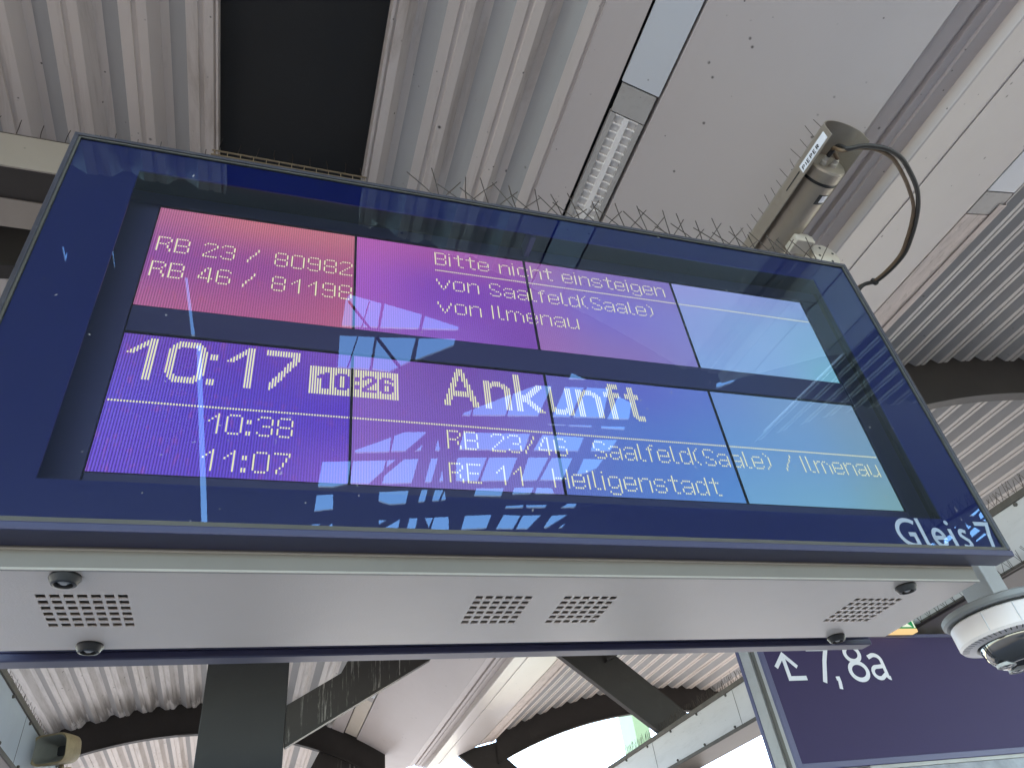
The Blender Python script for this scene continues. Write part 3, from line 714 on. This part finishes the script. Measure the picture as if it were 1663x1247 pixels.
# ceiling lights
def ceiling_light(label, x0, x1, zf, y0, y1, style, cap=True):
    t = thing('ceiling_light', label, 'ceiling light', ((x0+x1)/2, (y0+y1)/2, zf((x0+x1)/2)), 'strip lights let into the canopy ceiling')
    off = t.location.copy()
    def put(mb, name, mat, **k):
        for p in mb.v: p -= off
        return mb.build(name, mat, t, **k)
    if cap: put(slat(MB(), x0, x1, zf, y0, y0+.128), 'end_plate', M['cap'])
    ya = y0+.134 if cap else y0
    if style == 'louvre':
        fr = MB(); slat(fr, x0, x0+.022, zf, ya, y1); slat(fr, x1-.022, x1, zf, ya, y1)
        put(fr, 'side_rail', M['cap'])
        put(slat(MB(), x0+.002, x1-.002, zf, ya, y1, .017), 'reflector', M['louvre'])
        lv = MB(); y = ya; xm = (x0+x1)/2
        while y < y1:
            slat(lv, x0+.022, x1-.022, zf, y, y+.006, .001); y += .040
        slat(lv, xm-.011, xm+.011, zf, ya, y1, .0005)
        put(lv, 'louvre', M['louvre'])
    else:
        put(slat(MB(), x0, x1, zf, ya, y1), 'diffuser', M[style])
    return t
ceiling_light('louvred strip light between black slots above the board', 1.832, 1.974, zl, -.041, 1.49, 'louvre')
ceiling_light('small far strip light with yellowed diffuser beyond the steel strut', 1.826, 1.980, zl, 7.83, 9.43, 'diffuser')
ceiling_light('strip light with dirty pink peeling cover right of the camera cable', 3.705, 3.915, zs, -.063, 1.49, 'peel')

# bird spikes
def spike_wires(t, stations, dirs, L, r=.0014, name='spike'):
    for i, p in enumerate(stations):
        for d in dirs:
            v = Vector(d) + Vector((random.uniform(-.13,.13), random.uniform(-.13,.13), 0)); v.normalize()
            l = L*random.uniform(.8, 1.08); p = Vector(p)
            MB().tube([p, p+v*l*.55+Vector((random.uniform(-.003,.003), 0, 0)), p+v*l], r, 5).build(name, M['wire'], t)
for k, (u0, u1) in enumerate(((.93, 1.37), (1.38, 1.82), (1.83, 2.33))):
    t = thing('bird_spike_strip', ['wire bird spikes on the board top below the corrugated sheet', 'wire bird spikes on the board top below the smooth panel', 'wire bird spikes on the board top in front of the tube camera'][k], 'bird spikes', group='bird spike strips along the board top')
    t.matrix_world = Matrix.Translation(wpos((u0+u1)/2, .028, 0)) @ AX.to_4x4()
    h = (u1-u0)/2
    MB().box(-h, h, -.02, .02, 0.0005, .004).build('base_strip', M['wire'], t)
    n = int((u1-u0)/.066); spike_wires(t, [(-h+.02+(2*h-.04)*i/(n-1), random.uniform(-.012,.012), .003) for i in range(n)], ((.62,-.05,.75),(-.05,.0,1),(-.6,.05,.8)), .15, .0017)
t = thing('bird_spike_strip', 'tall straight bird spikes on the pale beam at the upper left', 'bird spikes', (-.9, .737, 4.60))
MB().box(-1.2, 1.1, -.004, .03, .0005, .005).build('base_strip', M['wire'], t)
spike_wires(t, [(-1.15+.088*i, .01, .004) for i in range(26)], ((.0,0,1),), .125, .0016)
t = thing('bird_spike_rail', 'thin rail with upright bird spikes across the black roof opening', 'bird spikes', (.51, .834, 4.90))
for za in (-.010, -.045): MB().box(-.36, .36, -.003, .003, za, za+.006).build('rail_bar', M['railtan'], t)
for i in range(13): MB().box(-.35+.058*i, -.346+.058*i, -.002, .002, -.0385, -.0105).build('rail_post', M['railtan'], t)
spike_wires(t, [(-.33+.083*i, 0, 0) for i in range(9)], ((.0,0,1),), .085, .0016)
def spike_row(label, x, z, y0, y1, L, step, lean):
    t = thing('bird_spike_row', label, 'bird spikes', (x, y0, z))
    mb = MB(); y = 0
    while y < y1-y0:
        for d in (-.35, 0.1, .45):
            v = Vector((lean+random.uniform(-.15,.15), d+random.uniform(-.2,.2), 1)).normalized(); p = Vector((random.uniform(-.01,.01), y, 0))
            mb.tube([p, p+v*L*random.uniform(.8,1.1)], .0014, 4)
        y += step
    tag(mb.build('spikes', M['wire'], t), kind='stuff'); MB().box(-.02, .02, 0, y1-y0, -.0005, .003).build('base_strip', M['wire'], t)
spike_row('dense bird spikes along the top of the right girder', 4.43, 3.426, -2.0, 9.3, .10, .05, .1)
spike_row('sparse bird spikes along the lower lip of the right girder', 4.383, 3.088, .2, 2.3, .085, .07, -.25)
spike_row('dense bird spikes along the top of the left girder', -.785, 3.426, -1.0, 9.3, .09, .06, -.1)

# loudspeaker on the left girder
def px_place(o, loc, rz=0, rx=0): o.location = loc; o.rotation_euler = (rx, 0, rz)
sp = thing('loudspeaker', 'weathered cream horn loudspeaker on the blue grey girder at lower left', 'loudspeaker', (-.60, 4.62, 3.19))
sp.rotation_euler = (math.radians(14), 0, math.radians(-22))
def rrect(w, h, r, y, n=6, cx=0, cz=0):
    pts = []
    for qx, qz, a0 in ((1,1,0),(-1,1,90),(-1,-1,180),(1,-1,270)):
        for i in range(n+1):
            a = math.radians(a0+90*i/n); pts.append(Vector((cx+qx*(w/2-r)+r*math.cos(a), y, cz+qz*(h/2-r)+r*math.sin(a))))
    return pts
def loft(mb, rings, cap0=False, cap1=False):
    k = len(rings[0]); n = len(mb.v)
    for r in rings: mb.v += r
    for j in range(len(rings)-1):
        for i in range(k): a = n+j*k+i; b = n+j*k+(i+1) % k; mb.f.append((a, b, b+k, a+k))
    if cap0: mb.f.append(tuple(n+i for i in range(k)))
    if cap1: mb.f.append(tuple(n+(len(rings)-1)*k+i for i in range(k)))
    return mb
hc = .125
loft(MB(), [rrect(.215,.160,.05,-.115,cz=hc), rrect(.235,.180,.055,-.125,cz=hc), rrect(.240,.186,.055,-.105,cz=hc), rrect(.225,.180,.06,-.02,cz=hc-.006), rrect(.19,.17,.06,.08,cz=hc-.012), rrect(.12,.12,.05,.13,cz=hc-.015)], cap1=True).build('horn_shell', M['horn'], sp, smooth=50)
loft(MB(), [rrect(.215,.160,.05,-.115,cz=hc), rrect(.16,.105,.03,-.03,cz=hc-.01), rrect(.09,.06,.02,.05,cz=hc-.012)]).build('horn_mouth', M['hornin'], sp, smooth=50)
MB().box(-.045, .045, .045, .052, hc-.045, hc+.02).build('horn_throat', M['black'], sp)
bk = MB().box(-.14, .03, -.02, .10, .0005, .008)
for i in range(7): bk.box(-.135+.022*i, -.125+.022*i, -.015, .09, -.026, .0)
bk.box(-.02, .0, .04, .06, .008, .06)
bk.build('mounting_bracket', M['horn'], sp)

# tube camera behind the right end of the board
tc = thing('surveillance_camera', 'grey tube surveillance camera under a hood with a looped cable', 'camera', (2.494, .10, 3.95))
def cp(mb, name, mat, par=None, **k):
    return mb.build(name, mat, par or tc, **k)
r0 = .081
cp(MB().lathe([(.001,-.287),(r0*.55,-.287),(r0*.93,-.284),(r0,-.276),(r0,-.235)], (.010,0,r0), 40, axis='y', cap1=False), 'rear_cap', M['camgrey'], smooth=35)
cp(MB().lathe([(r0*1.0,-.234),(r0*.97,-.233),(r0*.97,-.224),(r0*1.0,-.223)], (.010,0,r0), 40, axis='y', cap0=False, cap1=False), 'seal_ring', M['black'], smooth=35)
body = cp(MB().lathe([(r0,-.222),(r0,.30),(r0*.9,.31)], (.010,0,r0), 40, axis='y', cap0=False), 'tube_body', M['camgrey'], smooth=35)
def hood(y0, y1, th):
    mb = MB(); R2 = .095
    prof = [(-R2, .026)] + [(-R2*math.cos(math.radians(a)), .085+R2*.72*math.sin(math.radians(a))) for a in range(0, 181, 10)] + [(R2, .050)]
    inner = [(x*(1-th/R2), z-(th if 0 < i < len(prof)-1 else 0)) for i, (x, z) in enumerate(prof)]
    k = len(prof); n = 0
    for pr in (prof, inner):
        for y in (y0, y1): mb.v += [Vector((x, y, z)) for x, z in pr]
    for i in range(k-1):
        mb.f.append((i, i+1, k+i+1, k+i)); mb.f.append((2*k+i, 3*k+i, 3*k+i+1, 2*k+i+1))
        mb.f.append((i, 2*k+i, 2*k+i+1, i+1)); mb.f.append((k+i, k+i+1, 3*k+i+1, 3*k+i))
    mb.f.append((0, k, 3*k, 2*k)); mb.f.append((k-1, 3*k-1, 4*k-1, 2*k-1))
    return mb
hd = cp(hood(-.418, .33, .004), 'sun_hood', M['camgrey'], smooth=35)
cp(MB().box(-.0965, -.0952, -.235, -.145, .056, .062), 'hood_slot', M['black'], hd)
lbl = cp(MB().box(-.0966, -.0953, -.40, -.245, .036, .076), 'maker_plate', M['white'], hd)
# letters on the plate, running along it
def plate_text(txt, y0, z0, cell, h, place, hw):
    mb = MB(); S_ = {'P':[[(0,0),(0,1),(.55,1),(.7,.85),(.7,.65),(.55,.5),(0,.5)]],'I':[[(.1,0),(.1,1)]],'E':[[(.65,0),(0,0),(0,1),(.65,1)],[(0,.5),(.5,.5)]],'R':[[(0,0),(0,1),(.55,1),(.7,.85),(.7,.65),(.55,.5),(0,.5)],[(.35,.5),(.7,0)]]}
    x = 0
    for ch in txt:
        for st in S_[ch]: ribbon(mb, [(x+a*cell*.8, b*h) for a, b in st], hw, place, axis=0)
        x += cell*(.55 if ch == 'I' else 1.0)
    return mb
cp(plate_text('PIEPER', 0, 0, .0195, .017, lambda p: (-.0970, -.255-p[0], .043+p[1]), .0020), 'lettering', M['black'], lbl)
cp(MB().box(-.0971, -.0967, -.395, -.325, .061, .074), 'serial_label', M['white'], lbl)
dp = MB(); a0, a1 = -68, -20
def tubepatch(mb, y0, y1, a0, a1, rr, n=8):
    for i in range(n):
        p, q = math.radians(a0+(a1-a0)*i/n), math.radians(a0+(a1-a0)*(i+1)/n)
        mb.quad((.010+rr*math.sin(p), y0, r0-rr*math.cos(p)), (.010+rr*math.sin(q), y0, r0-rr*math.cos(q)), (.010+rr*math.sin(q), y1, r0-rr*math.cos(q)), (.010+rr*math.sin(p), y1, r0-rr*math.cos(p)))
    return mb
cp(tubepatch(MB(), -.19, -.145, -4, 34, r0+.0006), 'type_label', M['black'], body); cp(tubepatch(MB(), -.186, -.155, 8, 31, r0+.0012), 'type_label_field', M['white'], body)
for x, z in ((-.026, .050), (.016, .044)):
    cp(MB().lathe([(.014,-.287),(.014,-.302),(.011,-.304),(.011,-.318),(.007,-.320)], (x,0,z+.006), 14, axis='y'), 'cable_gland', M['camcream'], smooth=30)
def wl(*p): return Vector(p) - tc.location
def smoothpts(pts, n=10):
    pts = [Vector(p) for p in pts]; out = []
    for i in range(len(pts)-1):
        p0, p1, p2, p3 = pts[max(i-1,0)], pts[i], pts[i+1], pts[min(i+2,len(pts)-1)]
        for k in range(n):
            t = k/n; out.append(.5*((2*p1)+(p2-p0)*t+(2*p0-5*p1+4*p2-p3)*t*t+(3*p1-p0-3*p2+p3)*t**3))
    return out + [pts[-1]]
loop = [wl(2.468,-.222,4.006), wl(2.475,-.270,4.00)] + [wl(*q) for q in ((2.478,-.292,3.95),(2.523,-.313,3.95),(2.570,-.323,3.95),(2.638,-.325,3.95),(2.719,-.306,3.95),(2.805,-.259,3.95),(2.889,-.202,3.95),(2.953,-.138,3.95),(3.005,-.067,3.95),(3.048,.009,3.95),(3.083,.090,3.95),(3.087,.174,3.95),(3.067,.257,3.95),(3.016,.316,3.95))] + [wl(2.93,.43,3.80), wl(2.76,.44,3.60)]
cp(MB().tube(smoothpts(loop), .0092, 10), 'cable', M['cable'], smooth=60)
l2 = [p + Vector((-.024 if 4 < i < 9 else -.010, .014, .004)) for i, p in enumerate(loop)]; l2[0] = wl(2.51,-.222,4.0)
cp(MB().tube(smoothpts(l2), .0075, 8), 'cable', M['cabletan'], smooth=60)
tie = loop[14]
cp(MB().lathe([(.018,-.006),(.019,0),(.018,.006)], tie+Vector((-.008,.008,0)), 14, axis='y'), 'cable_tie', M['black'], smooth=40)
bb = MB().box(.015, .105, .00, .07, -.040, .004); bb.box(.02, .10, .005, .065, .004, .020)
cp(bb, 'mount_block', M['camcream'], bevel=.004)
cp(MB().lathe([(.001,-.006),(.062,-.006),(.066,-.002),(.066,.016),(.001,.016)], (.195,.055,-.035), 36, axis='y', cap0=False, cap1=False), 'pivot_disc', M['camcream'], smooth=35)
for a in (20, 110, 200, 290): cp(MB().lathe([(.006,-.0075),(.006,-.0062)], (.195+.042*math.cos(math.radians(a)), .055, -.035+.042*math.sin(math.radians(a))), 10, axis='y'), 'screw', M['black'])
cp(MB().box(.09, .26, .072, .12, -.09, .0), 'mount_arm', M['camcream'], bevel=.004)
for i in range(13):
    y = -.40 + .045*i; v = Vector((random.uniform(-.25,.05), random.uniform(-.1,.1), 1)).normalized(); p = Vector((-.086, y, .10))
    cp(MB().tube([p, p+v*random.uniform(.05,.085)], .0011, 5), 'spike', M['wire'], hd)

# dome camera on its square post
PX, PY = 2.722, .302
dc = thing('dome_camera', 'white multi lens dome camera with black glass on a square post', 'camera', (PX, PY, 2.42))
MB().box(-.052, .018, -.048, .052, .012, 1.50).build('post', M['post'], dc, bevel=.004)
MB().lathe([(.05,.014),(.168,.014),(.1725,.009),(.1725,-.004),(.166,-.010),(.05,-.010)], (0,0,0), 64, cap0=True).build('mount_plate', M['domegrey'], dc, smooth=35)
MB().lathe([(.150,-.0105),(.150,-.016)], (0,0,0), 64, cap0=False, cap1=False).build('shadow_gap', M['black'], dc, smooth=35)
hsg = MB().lathe([(.120,-.0165),(.156,-.0165),(.159,-.020),(.159,-.074),(.154,-.082),(.118,-.088),(.112,-.084),(.110,-.075)], (0,0,0), 72, cap0=False, cap1=False).build('housing_ring', M['domewhite'], dc, smooth=30)
sl = MB()
for i in range(60):
    a = 2*math.pi*i/60
    if 2.2 < a < 5.6:
        c, s_ = math.cos(a), math.sin(a); q = Vector((-s_, c, 0))*.0016
        p, r_ = Vector((c*.1545, s_*.1545, -.0822)), Vector((c*.136, s_*.136, -.0856)); sl.quad(p-q, p+q, r_+q, r_-q)
sl.build('vent_slots', M['gasket'], hsg)
jn = MB()
for a in (3.45, 4.0, 4.9): c, s_ = math.cos(a)*.1596, math.sin(a)*.1596; jn.box(c-.0012, c+.0012, s_-.0012, s_+.0012, -.073, -.020)
jn.build('panel_joint', M['cover'], hsg)
def gloss(name, col, rough):
    m, nt, b = new_mat(name); b.inputs['Base Color'].default_value = (*col, 1); b.inputs['Roughness'].default_value = rough; b.inputs['Specular IOR Level'].default_value = .8; return m
M['domeglass'] = gloss('smoked_dome', (.03,.03,.032), .04); M['lens'] = gloss('lens_black', (.01,.01,.012), .05)
def torus_prof(R1, r1, sq, a0, a1, n): return [(R1+r1*math.cos(math.radians(a0+(a1-a0)*i/n)), -.078+sq*math.sin(math.radians(a0+(a1-a0)*i/n))) for i in range(n+1)]
MB().lathe([(.110,-.074)] + torus_prof(.068,.042,.072,0,-180,18), (0,0,0), 64, cap0=False, cap1=True).build('smoked_dome', M['domeglass'], dc, smooth=50)
for a in (70, 160, 250, 340):
    c, s_ = math.cos(math.radians(a))*.073, math.sin(math.radians(a))*.073
    ln = MB().lathe([(.026,-.1435),(.026,-.1525),(.022,-.1535),(.019,-.149)], (c, s_, 0), 28, cap0=False, cap1=False).build('lens_ring', M['alu'], dc, smooth=35)
    MB().lathe([(.019,-.150),(.012,-.1525),(.001,-.1535)], (c, s_, 0), 24, cap0=False, cap1=False).build('lens', M['lens'], ln, smooth=40)

# hanging platform sign: arrow, 7, 8a
KS = .8937
def ks(x, z): return (.576+(x-.576)*KS, 1.75+(z-1.75)*KS)
ws = thing('direction_sign', 'navy hanging platform sign with white arrow and numbers 7 and 8a', 'sign', (4.0, 2.2, 2.35))
def wsp(mb, name, mat, par=None, **k):
    for p in mb.v: p -= Vector((4.0, 2.2, 2.35))
    return mb.build(name, mat, par or ws, **k)
SX0, SX1, SZ0, SZ1 = 3.207, 5.15, 2.372, 3.052; YF, YBk = 2.1, 2.314
wsp(MB().box(SX0+.030, SX1-.03, YF+.003, YF+.012, SZ0+.030, SZ1-.02), 'front_panel', M['signblue'])
fr = MB(); fr.box(SX0, SX0+.0295, YF, YF+.02, SZ0, SZ1); fr.box(SX1-.0295, SX1, YF, YF+.02, SZ0, SZ1); fr.box(SX0+.0295, SX1-.0295, YF, YF+.02, SZ0, SZ0+.0295); fr.box(SX0+.0295, SX1-.0295, YF, YF+.02, SZ1-.0195, SZ1)
wsp(fr, 'front_frame', M['signframe'], bevel=.002)
wsp(MB().box(SX0, SX1, YBk-.028, YBk, SZ0, SZ1), 'rear_frame', M['signframe'], bevel=.002)
wsp(MB().box(SX0+.003, SX1-.003, YF+.021, YF+.050, SZ0+.002, SZ1-.002).box(SX0+.003, SX1-.003, YF+.100, YBk-.029, SZ0+.002, SZ1-.002), 'side_profile', M['alu'], bevel=.002)
wsp(MB().box(SX0+.016, SX1-.016, YF+.0505, YF+.0995, SZ0+.012, SZ1-.012), 'side_channel', M['aludark'])
for x in (4.52, 4.64): wsp(MB().box(x, x+.04, 2.18, 2.22, SZ1, 3.086), 'hanger', M['post'])
lt = MB(); pl2 = lambda p: (*((ks(p[0], p[1])[0], YF+.0015)), ks(p[0], p[1])[1])
ribbon(lt, [(3.805,2.9450),(3.6810,2.9450),(3.6810,3.0700)], .0135, pl2)
ribbon(lt, [(3.607,3.0120),(3.6845,3.0900),(3.762,3.0120)], .0125, pl2)
wsp(lt, 'arrow', M['white'])
lt = MB()
ribbon(lt, [(3.872,3.1230),(4.030,3.1230),(3.985,3.0450),(3.927,2.9140)], .0145, pl2)
ribbon(lt, [(4.040,2.9480),(4.040,2.9150),(4.030,2.8720)], .0125, pl2); ribbon(lt, [(4.022,2.9350),(4.052,2.9350)], .0120, pl2)
ribbon(lt, arc(4.221,2.9760,.066,.0540,0,350,36), .0140, pl2, True); ribbon(lt, arc(4.221,3.0860,.0560,.0465,0,350,36), .0135, pl2, True)
ribbon(lt, [(4.335,3.0600)] + arc(4.385,3.0350,.0470,.0400,110,0,12) + [(4.432,2.9550)] + arc(4.4520,2.9420,.0200,.0150,180,270,6), .0130, pl2)
ribbon(lt, [(4.432,3.0040),(4.385,3.0000)] + arc(4.372,2.9640,.0420,.0360,100,290,16) + [(4.432,2.9560)], .0125, pl2)
wsp(lt, 'numerals', M['white'])
wsp(MB().box(SX0+.45, SX1, YF+.01, YF+.05, SZ0-.020, SZ0-.002), 'lower_rail', M['alu'])
wsp(MB().box(SX0+.45, SX1, YF+.02, YF+.045, SZ0-.30, SZ0-.021), 'poster', M['ad'])

# emergency exit sign
ex = thing('exit_sign', 'small green emergency exit sign above the navy direction sign', 'exit sign', (4.10, 2.03, 3.06))
MB().box(-.30, .222, 0, .04, .002, .056).build('sign_panel', M['exitgreen'], ex); MB().box(-.31, .226, .002, .05, -.018, .0015).build('lamp_tube', M['exittube'], ex)
MB().tri((.115,-.002,.010), (.195,-.002,.010), (.155,-.002,.040)).quad((.207,-.002,.004),(.217,-.002,.004),(.217,-.002,.054),(.207,-.002,.054)).build('arrow', M['exitwhite'], ex)
MB().box(.2225, .300, .010, .030, .036, .050).build('bracket', M['post'], ex)

tag(MB().box(8.62, 8.98, 14.0, 14.7, 0, 9.0).build('green_column', M['green'], bevel=.01), 'pale green painted column standing beyond the end of the canopy', 'column')

# ------------------------------------------------------------------ ground, tracks, and the glazed hall roof behind the viewer
def ground(name, x0, x1, y0, y1, z, mat): return tag(MB().quad((x0,y0,z),(x1,y0,z),(x1,y1,z),(x0,y1,z)).build(name, mat), kind='structure')
ground('ground', -1500, 1500, -1500, 1500, -1.0, M['ground'])
tag(MB().box(-3.2, 9.2, -60, 60, -.95, 0).build('platform', M['floor']), kind='structure')
ground('track_bed', -14, -3.25, -120, 120, -.93, M['ballast']); ground('track_bed', 9.25, 20, -120, 120, -.93, M['ballast'])
for x in (-7.0, -5.5, 11.0, 12.5): tag(MB().box(x-.035, x+.035, -120, 120, -.925, -.78).build('rail', M['rustrail']), kind='structure')
HOLES = [[[1.219,-6.282],[1.685,-6.386],[1.705,-6.931],[1.182,-6.987],[1.18,-6.416]],[[1.725,-6.386],[2.3,-6.522],[2.314,-6.863],[1.739,-6.933]],[[2.347,-6.547],[2.899,-6.708],[2.909,-6.79],[2.356,-6.861]],[[1.178,-7.194],[1.693,-7.144],[1.717,-7.971],[1.221,-7.987]],[[1.727,-7.144],[2.309,-7.067],[2.32,-7.673],[2.048,-7.981],[1.76,-7.964]],[[2.352,-7.068],[2.91,-6.985],[2.925,-7.167],[2.394,-7.633]],[[1.772,-10.447],[2.369,-9.92],[2.413,-10.462],[1.785,-10.559]],[[2.416,-9.86],[2.592,-9.715],[2.966,-9.662],[2.974,-9.757],[2.718,-10.397],[2.44,-10.448]],[[2.991,-10.102],[2.998,-10.347],[2.873,-10.372]],[[3.232,-9.871],[3.362,-10.305],[3.26,-10.329]],[[1.217,-10.936],[1.74,-10.853],[1.78,-11.775],[1.519,-11.929],[1.207,-11.958]],[[1.779,-10.849],[2.397,-10.751],[2.403,-11.206],[2.198,-11.736],[1.818,-11.75]],[[2.426,-10.748],[2.6,-10.709],[2.445,-11.079]],[[2.726,-10.68],[3.01,-10.629],[3.044,-11.626],[2.449,-11.712],[2.454,-11.347]],[[3.247,-10.591],[3.38,-10.565],[3.439,-11.553],[3.301,-11.566]],[[3.556,-11.027],[3.675,-11.487],[3.593,-11.512]],[[1.211,-12.289],[1.531,-12.217],[1.593,-12.912],[1.212,-13.037]],[[2.449,-12.037],[3.032,-11.926],[3.081,-12.529],[2.749,-12.604],[2.486,-12.458]],[[3.296,-11.88],[3.431,-11.845],[3.466,-12.426],[3.324,-12.447]],[[3.576,-11.854],[3.759,-11.829],[3.762,-12.354],[3.614,-12.375]],[[3.787,-11.858],[3.904,-12.294],[3.797,-12.327]],[[1.21,-13.638],[1.405,-13.599],[1.296,-13.92],[1.213,-13.936]],[[1.633,-13.548],[1.671,-13.924],[1.476,-13.936]],[[2.619,-13.326],[2.812,-13.323],[2.656,-13.595]],[[3.077,-13.253],[3.122,-13.89],[2.717,-13.942],[2.709,-13.887]],[[3.276,-13.198],[3.458,-13.175],[3.517,-13.894],[3.315,-13.906]],[[3.619,-13.164],[3.799,-13.125],[3.803,-13.684]],[[3.819,-13.108],[4.13,-13.065],[4.301,-13.791],[3.871,-13.845]],[[3.498,-9.074],[3.51,-8.966],[3.639,-8.842],[3.654,-9.054]],[[3.657,-8.819],[4.208,-8.291],[4.295,-8.97],[3.69,-9.049]],[[4.229,-8.28],[4.551,-7.984],[4.85,-7.96],[4.902,-8.904],[4.322,-8.975]],[[5.08,-7.947],[5.432,-7.916],[5.515,-8.855],[5.17,-8.887]],[[5.48,-7.909],[5.893,-7.89],[6.151,-8.795],[5.569,-8.857]],[[6.156,-8.079],[6.504,-8.263],[6.682,-8.781],[6.243,-8.819]],[[5.058,-7.552],[5.411,-7.703],[5.064,-7.734]],[[5.157,-9.118],[5.523,-9.094],[5.526,-9.14],[5.171,-9.157]],[[5.565,-9.098],[6.04,-9.061],[6.053,-9.129],[5.584,-9.151]],[[6.219,-9.062],[6.719,-9.022],[6.742,-9.138],[6.252,-9.142]],[[3.657,-9.589],[4.935,-9.493],[5.005,-10.106],[3.709,-10.228]],[[5.178,-9.497],[6.042,-9.489],[6.113,-10.007],[5.179,-10.086]],[[6.271,-9.535],[6.758,-9.502],[6.781,-9.931],[6.362,-9.978]],[[3.753,-10.5],[4.332,-10.436],[4.388,-11.407],[3.935,-11.45],[3.771,-10.731]],[[4.371,-10.432],[4.947,-10.369],[5.034,-11.334],[4.443,-11.401]],[[5.164,-10.345],[5.588,-10.299],[5.646,-11.258],[5.303,-11.302]],[[5.646,-10.303],[6.096,-10.27],[6.2,-11.205],[5.7,-11.241]],[[6.33,-10.271],[6.766,-10.25],[6.772,-10.634],[6.629,-10.846],[6.426,-10.951]],[[4.431,-11.692],[5.033,-11.638],[5.069,-12.028],[4.462,-12.049]],[[5.245,-11.6],[5.68,-11.549],[5.701,-11.85],[5.279,-11.917]],[[5.739,-11.543],[6.075,-11.543],[6.227,-11.804],[5.776,-11.843]],[[5.297,-12.451],[5.689,-12.355],[5.723,-12.515],[5.318,-12.579]],[[5.754,-12.363],[6.244,-12.311],[6.236,-12.475],[5.8,-12.509]],[[6.69,-12.21],[6.931,-12.203],[6.931,-12.421],[6.598,-12.447]],[[4.494,-12.985],[5.093,-12.894],[5.159,-13.618],[4.575,-13.726]],[[5.371,-12.874],[5.787,-12.878],[5.813,-13.614],[5.393,-13.64]],[[5.834,-12.874],[6.273,-12.829],[6.173,-13.591],[5.878,-13.61]],[[6.518,-12.825],[6.925,-12.761],[6.645,-13.489],[6.529,-13.496]],[[6.997,-13.141],[7.012,-13.466],[6.895,-13.473]],[[18.014,-11.64],[17.962,-11.335],[18.033,-11.376],[18.095,-11.778]],[[18.257,-12.012],[18.116,-11.417],[18.259,-11.501],[18.456,-12.023]],[[18.475,-11.897],[18.318,-11.544],[18.846,-11.945],[18.89,-12.22]],[[18.97,-12.24],[18.956,-12.038],[19.378,-12.315],[19.516,-12.463],[19.223,-12.326]],[[18.495,-12.4],[18.813,-12.587],[18.954,-12.578],[19.087,-12.862]],[[19.195,-12.91],[19.085,-12.649],[19.543,-12.861],[19.699,-13.322],[19.334,-13.065]],[[19.98,-13.477],[19.791,-12.983],[20.04,-13.135],[20.16,-13.64]],[[18.753,-13.458],[18.68,-13.158],[19.076,-13.412],[19.175,-13.805],[19.009,-13.727]],[[18.608,-13.891],[18.577,-13.692],[18.873,-13.878],[18.921,-13.962]],[[18.992,-14.006],[19.158,-13.852],[19.783,-13.98],[19.902,-14.135],[19.104,-14.159]],[[18.43,-12.743],[18.375,-12.563],[18.559,-12.815]],[[-2.311,-6.038],[-2.286,-6.043],[-2.291,-6.186],[-2.263,-6.12],[-2.262,-6.15],[-2.319,-6.333]],[[-1.747,-6.005],[-1.731,-6.008],[-1.743,-6.304],[-1.759,-6.318]],[[7.817,-7.454],[8.115,-7.143],[8.139,-7.374],[7.908,-7.613]],[[7.942,-6.783],[8.093,-6.666],[8.139,-6.847],[8.015,-6.866]],[[-0.846,-7.756],[-0.778,-7.745],[-0.918,-13.769],[-1.04,-13.777]],[[-0.922,-6.338],[-0.884,-6.331],[-0.852,-7.543],[-0.903,-7.551]]]
hall = thing('station_hall_roof', 'glazed steel station hall roof mirrored in the display glass', 'roof', (6, -16, 9))
V, F = plate([(-14,-34),(26,-34),(26,-3.2),(-14,-3.2)], HOLES)
mb = MB(); mb.v = [Vector((p.x-6, p.y+16, 0)) for p in V]; mb.f = F
mb.build('roof_deck', M['deck'], hall, solid=.03)
br = MB()
for a, b, rr in (((1.225,-6.408),(1.591,-6.937),.020), ((1.726,-7.138),(2.183,-7.812),.028), ((1.508,-6.359),(1.469,-6.940),.008), ((1.438,-7.164),(1.372,-7.935),.010)):
    br.tube([(a[0]-6, a[1]+16, -.03), (b[0]-6, b[1]+16, -.03)], rr, 6)
br.build('bracing_rod', M['steel'], hall)
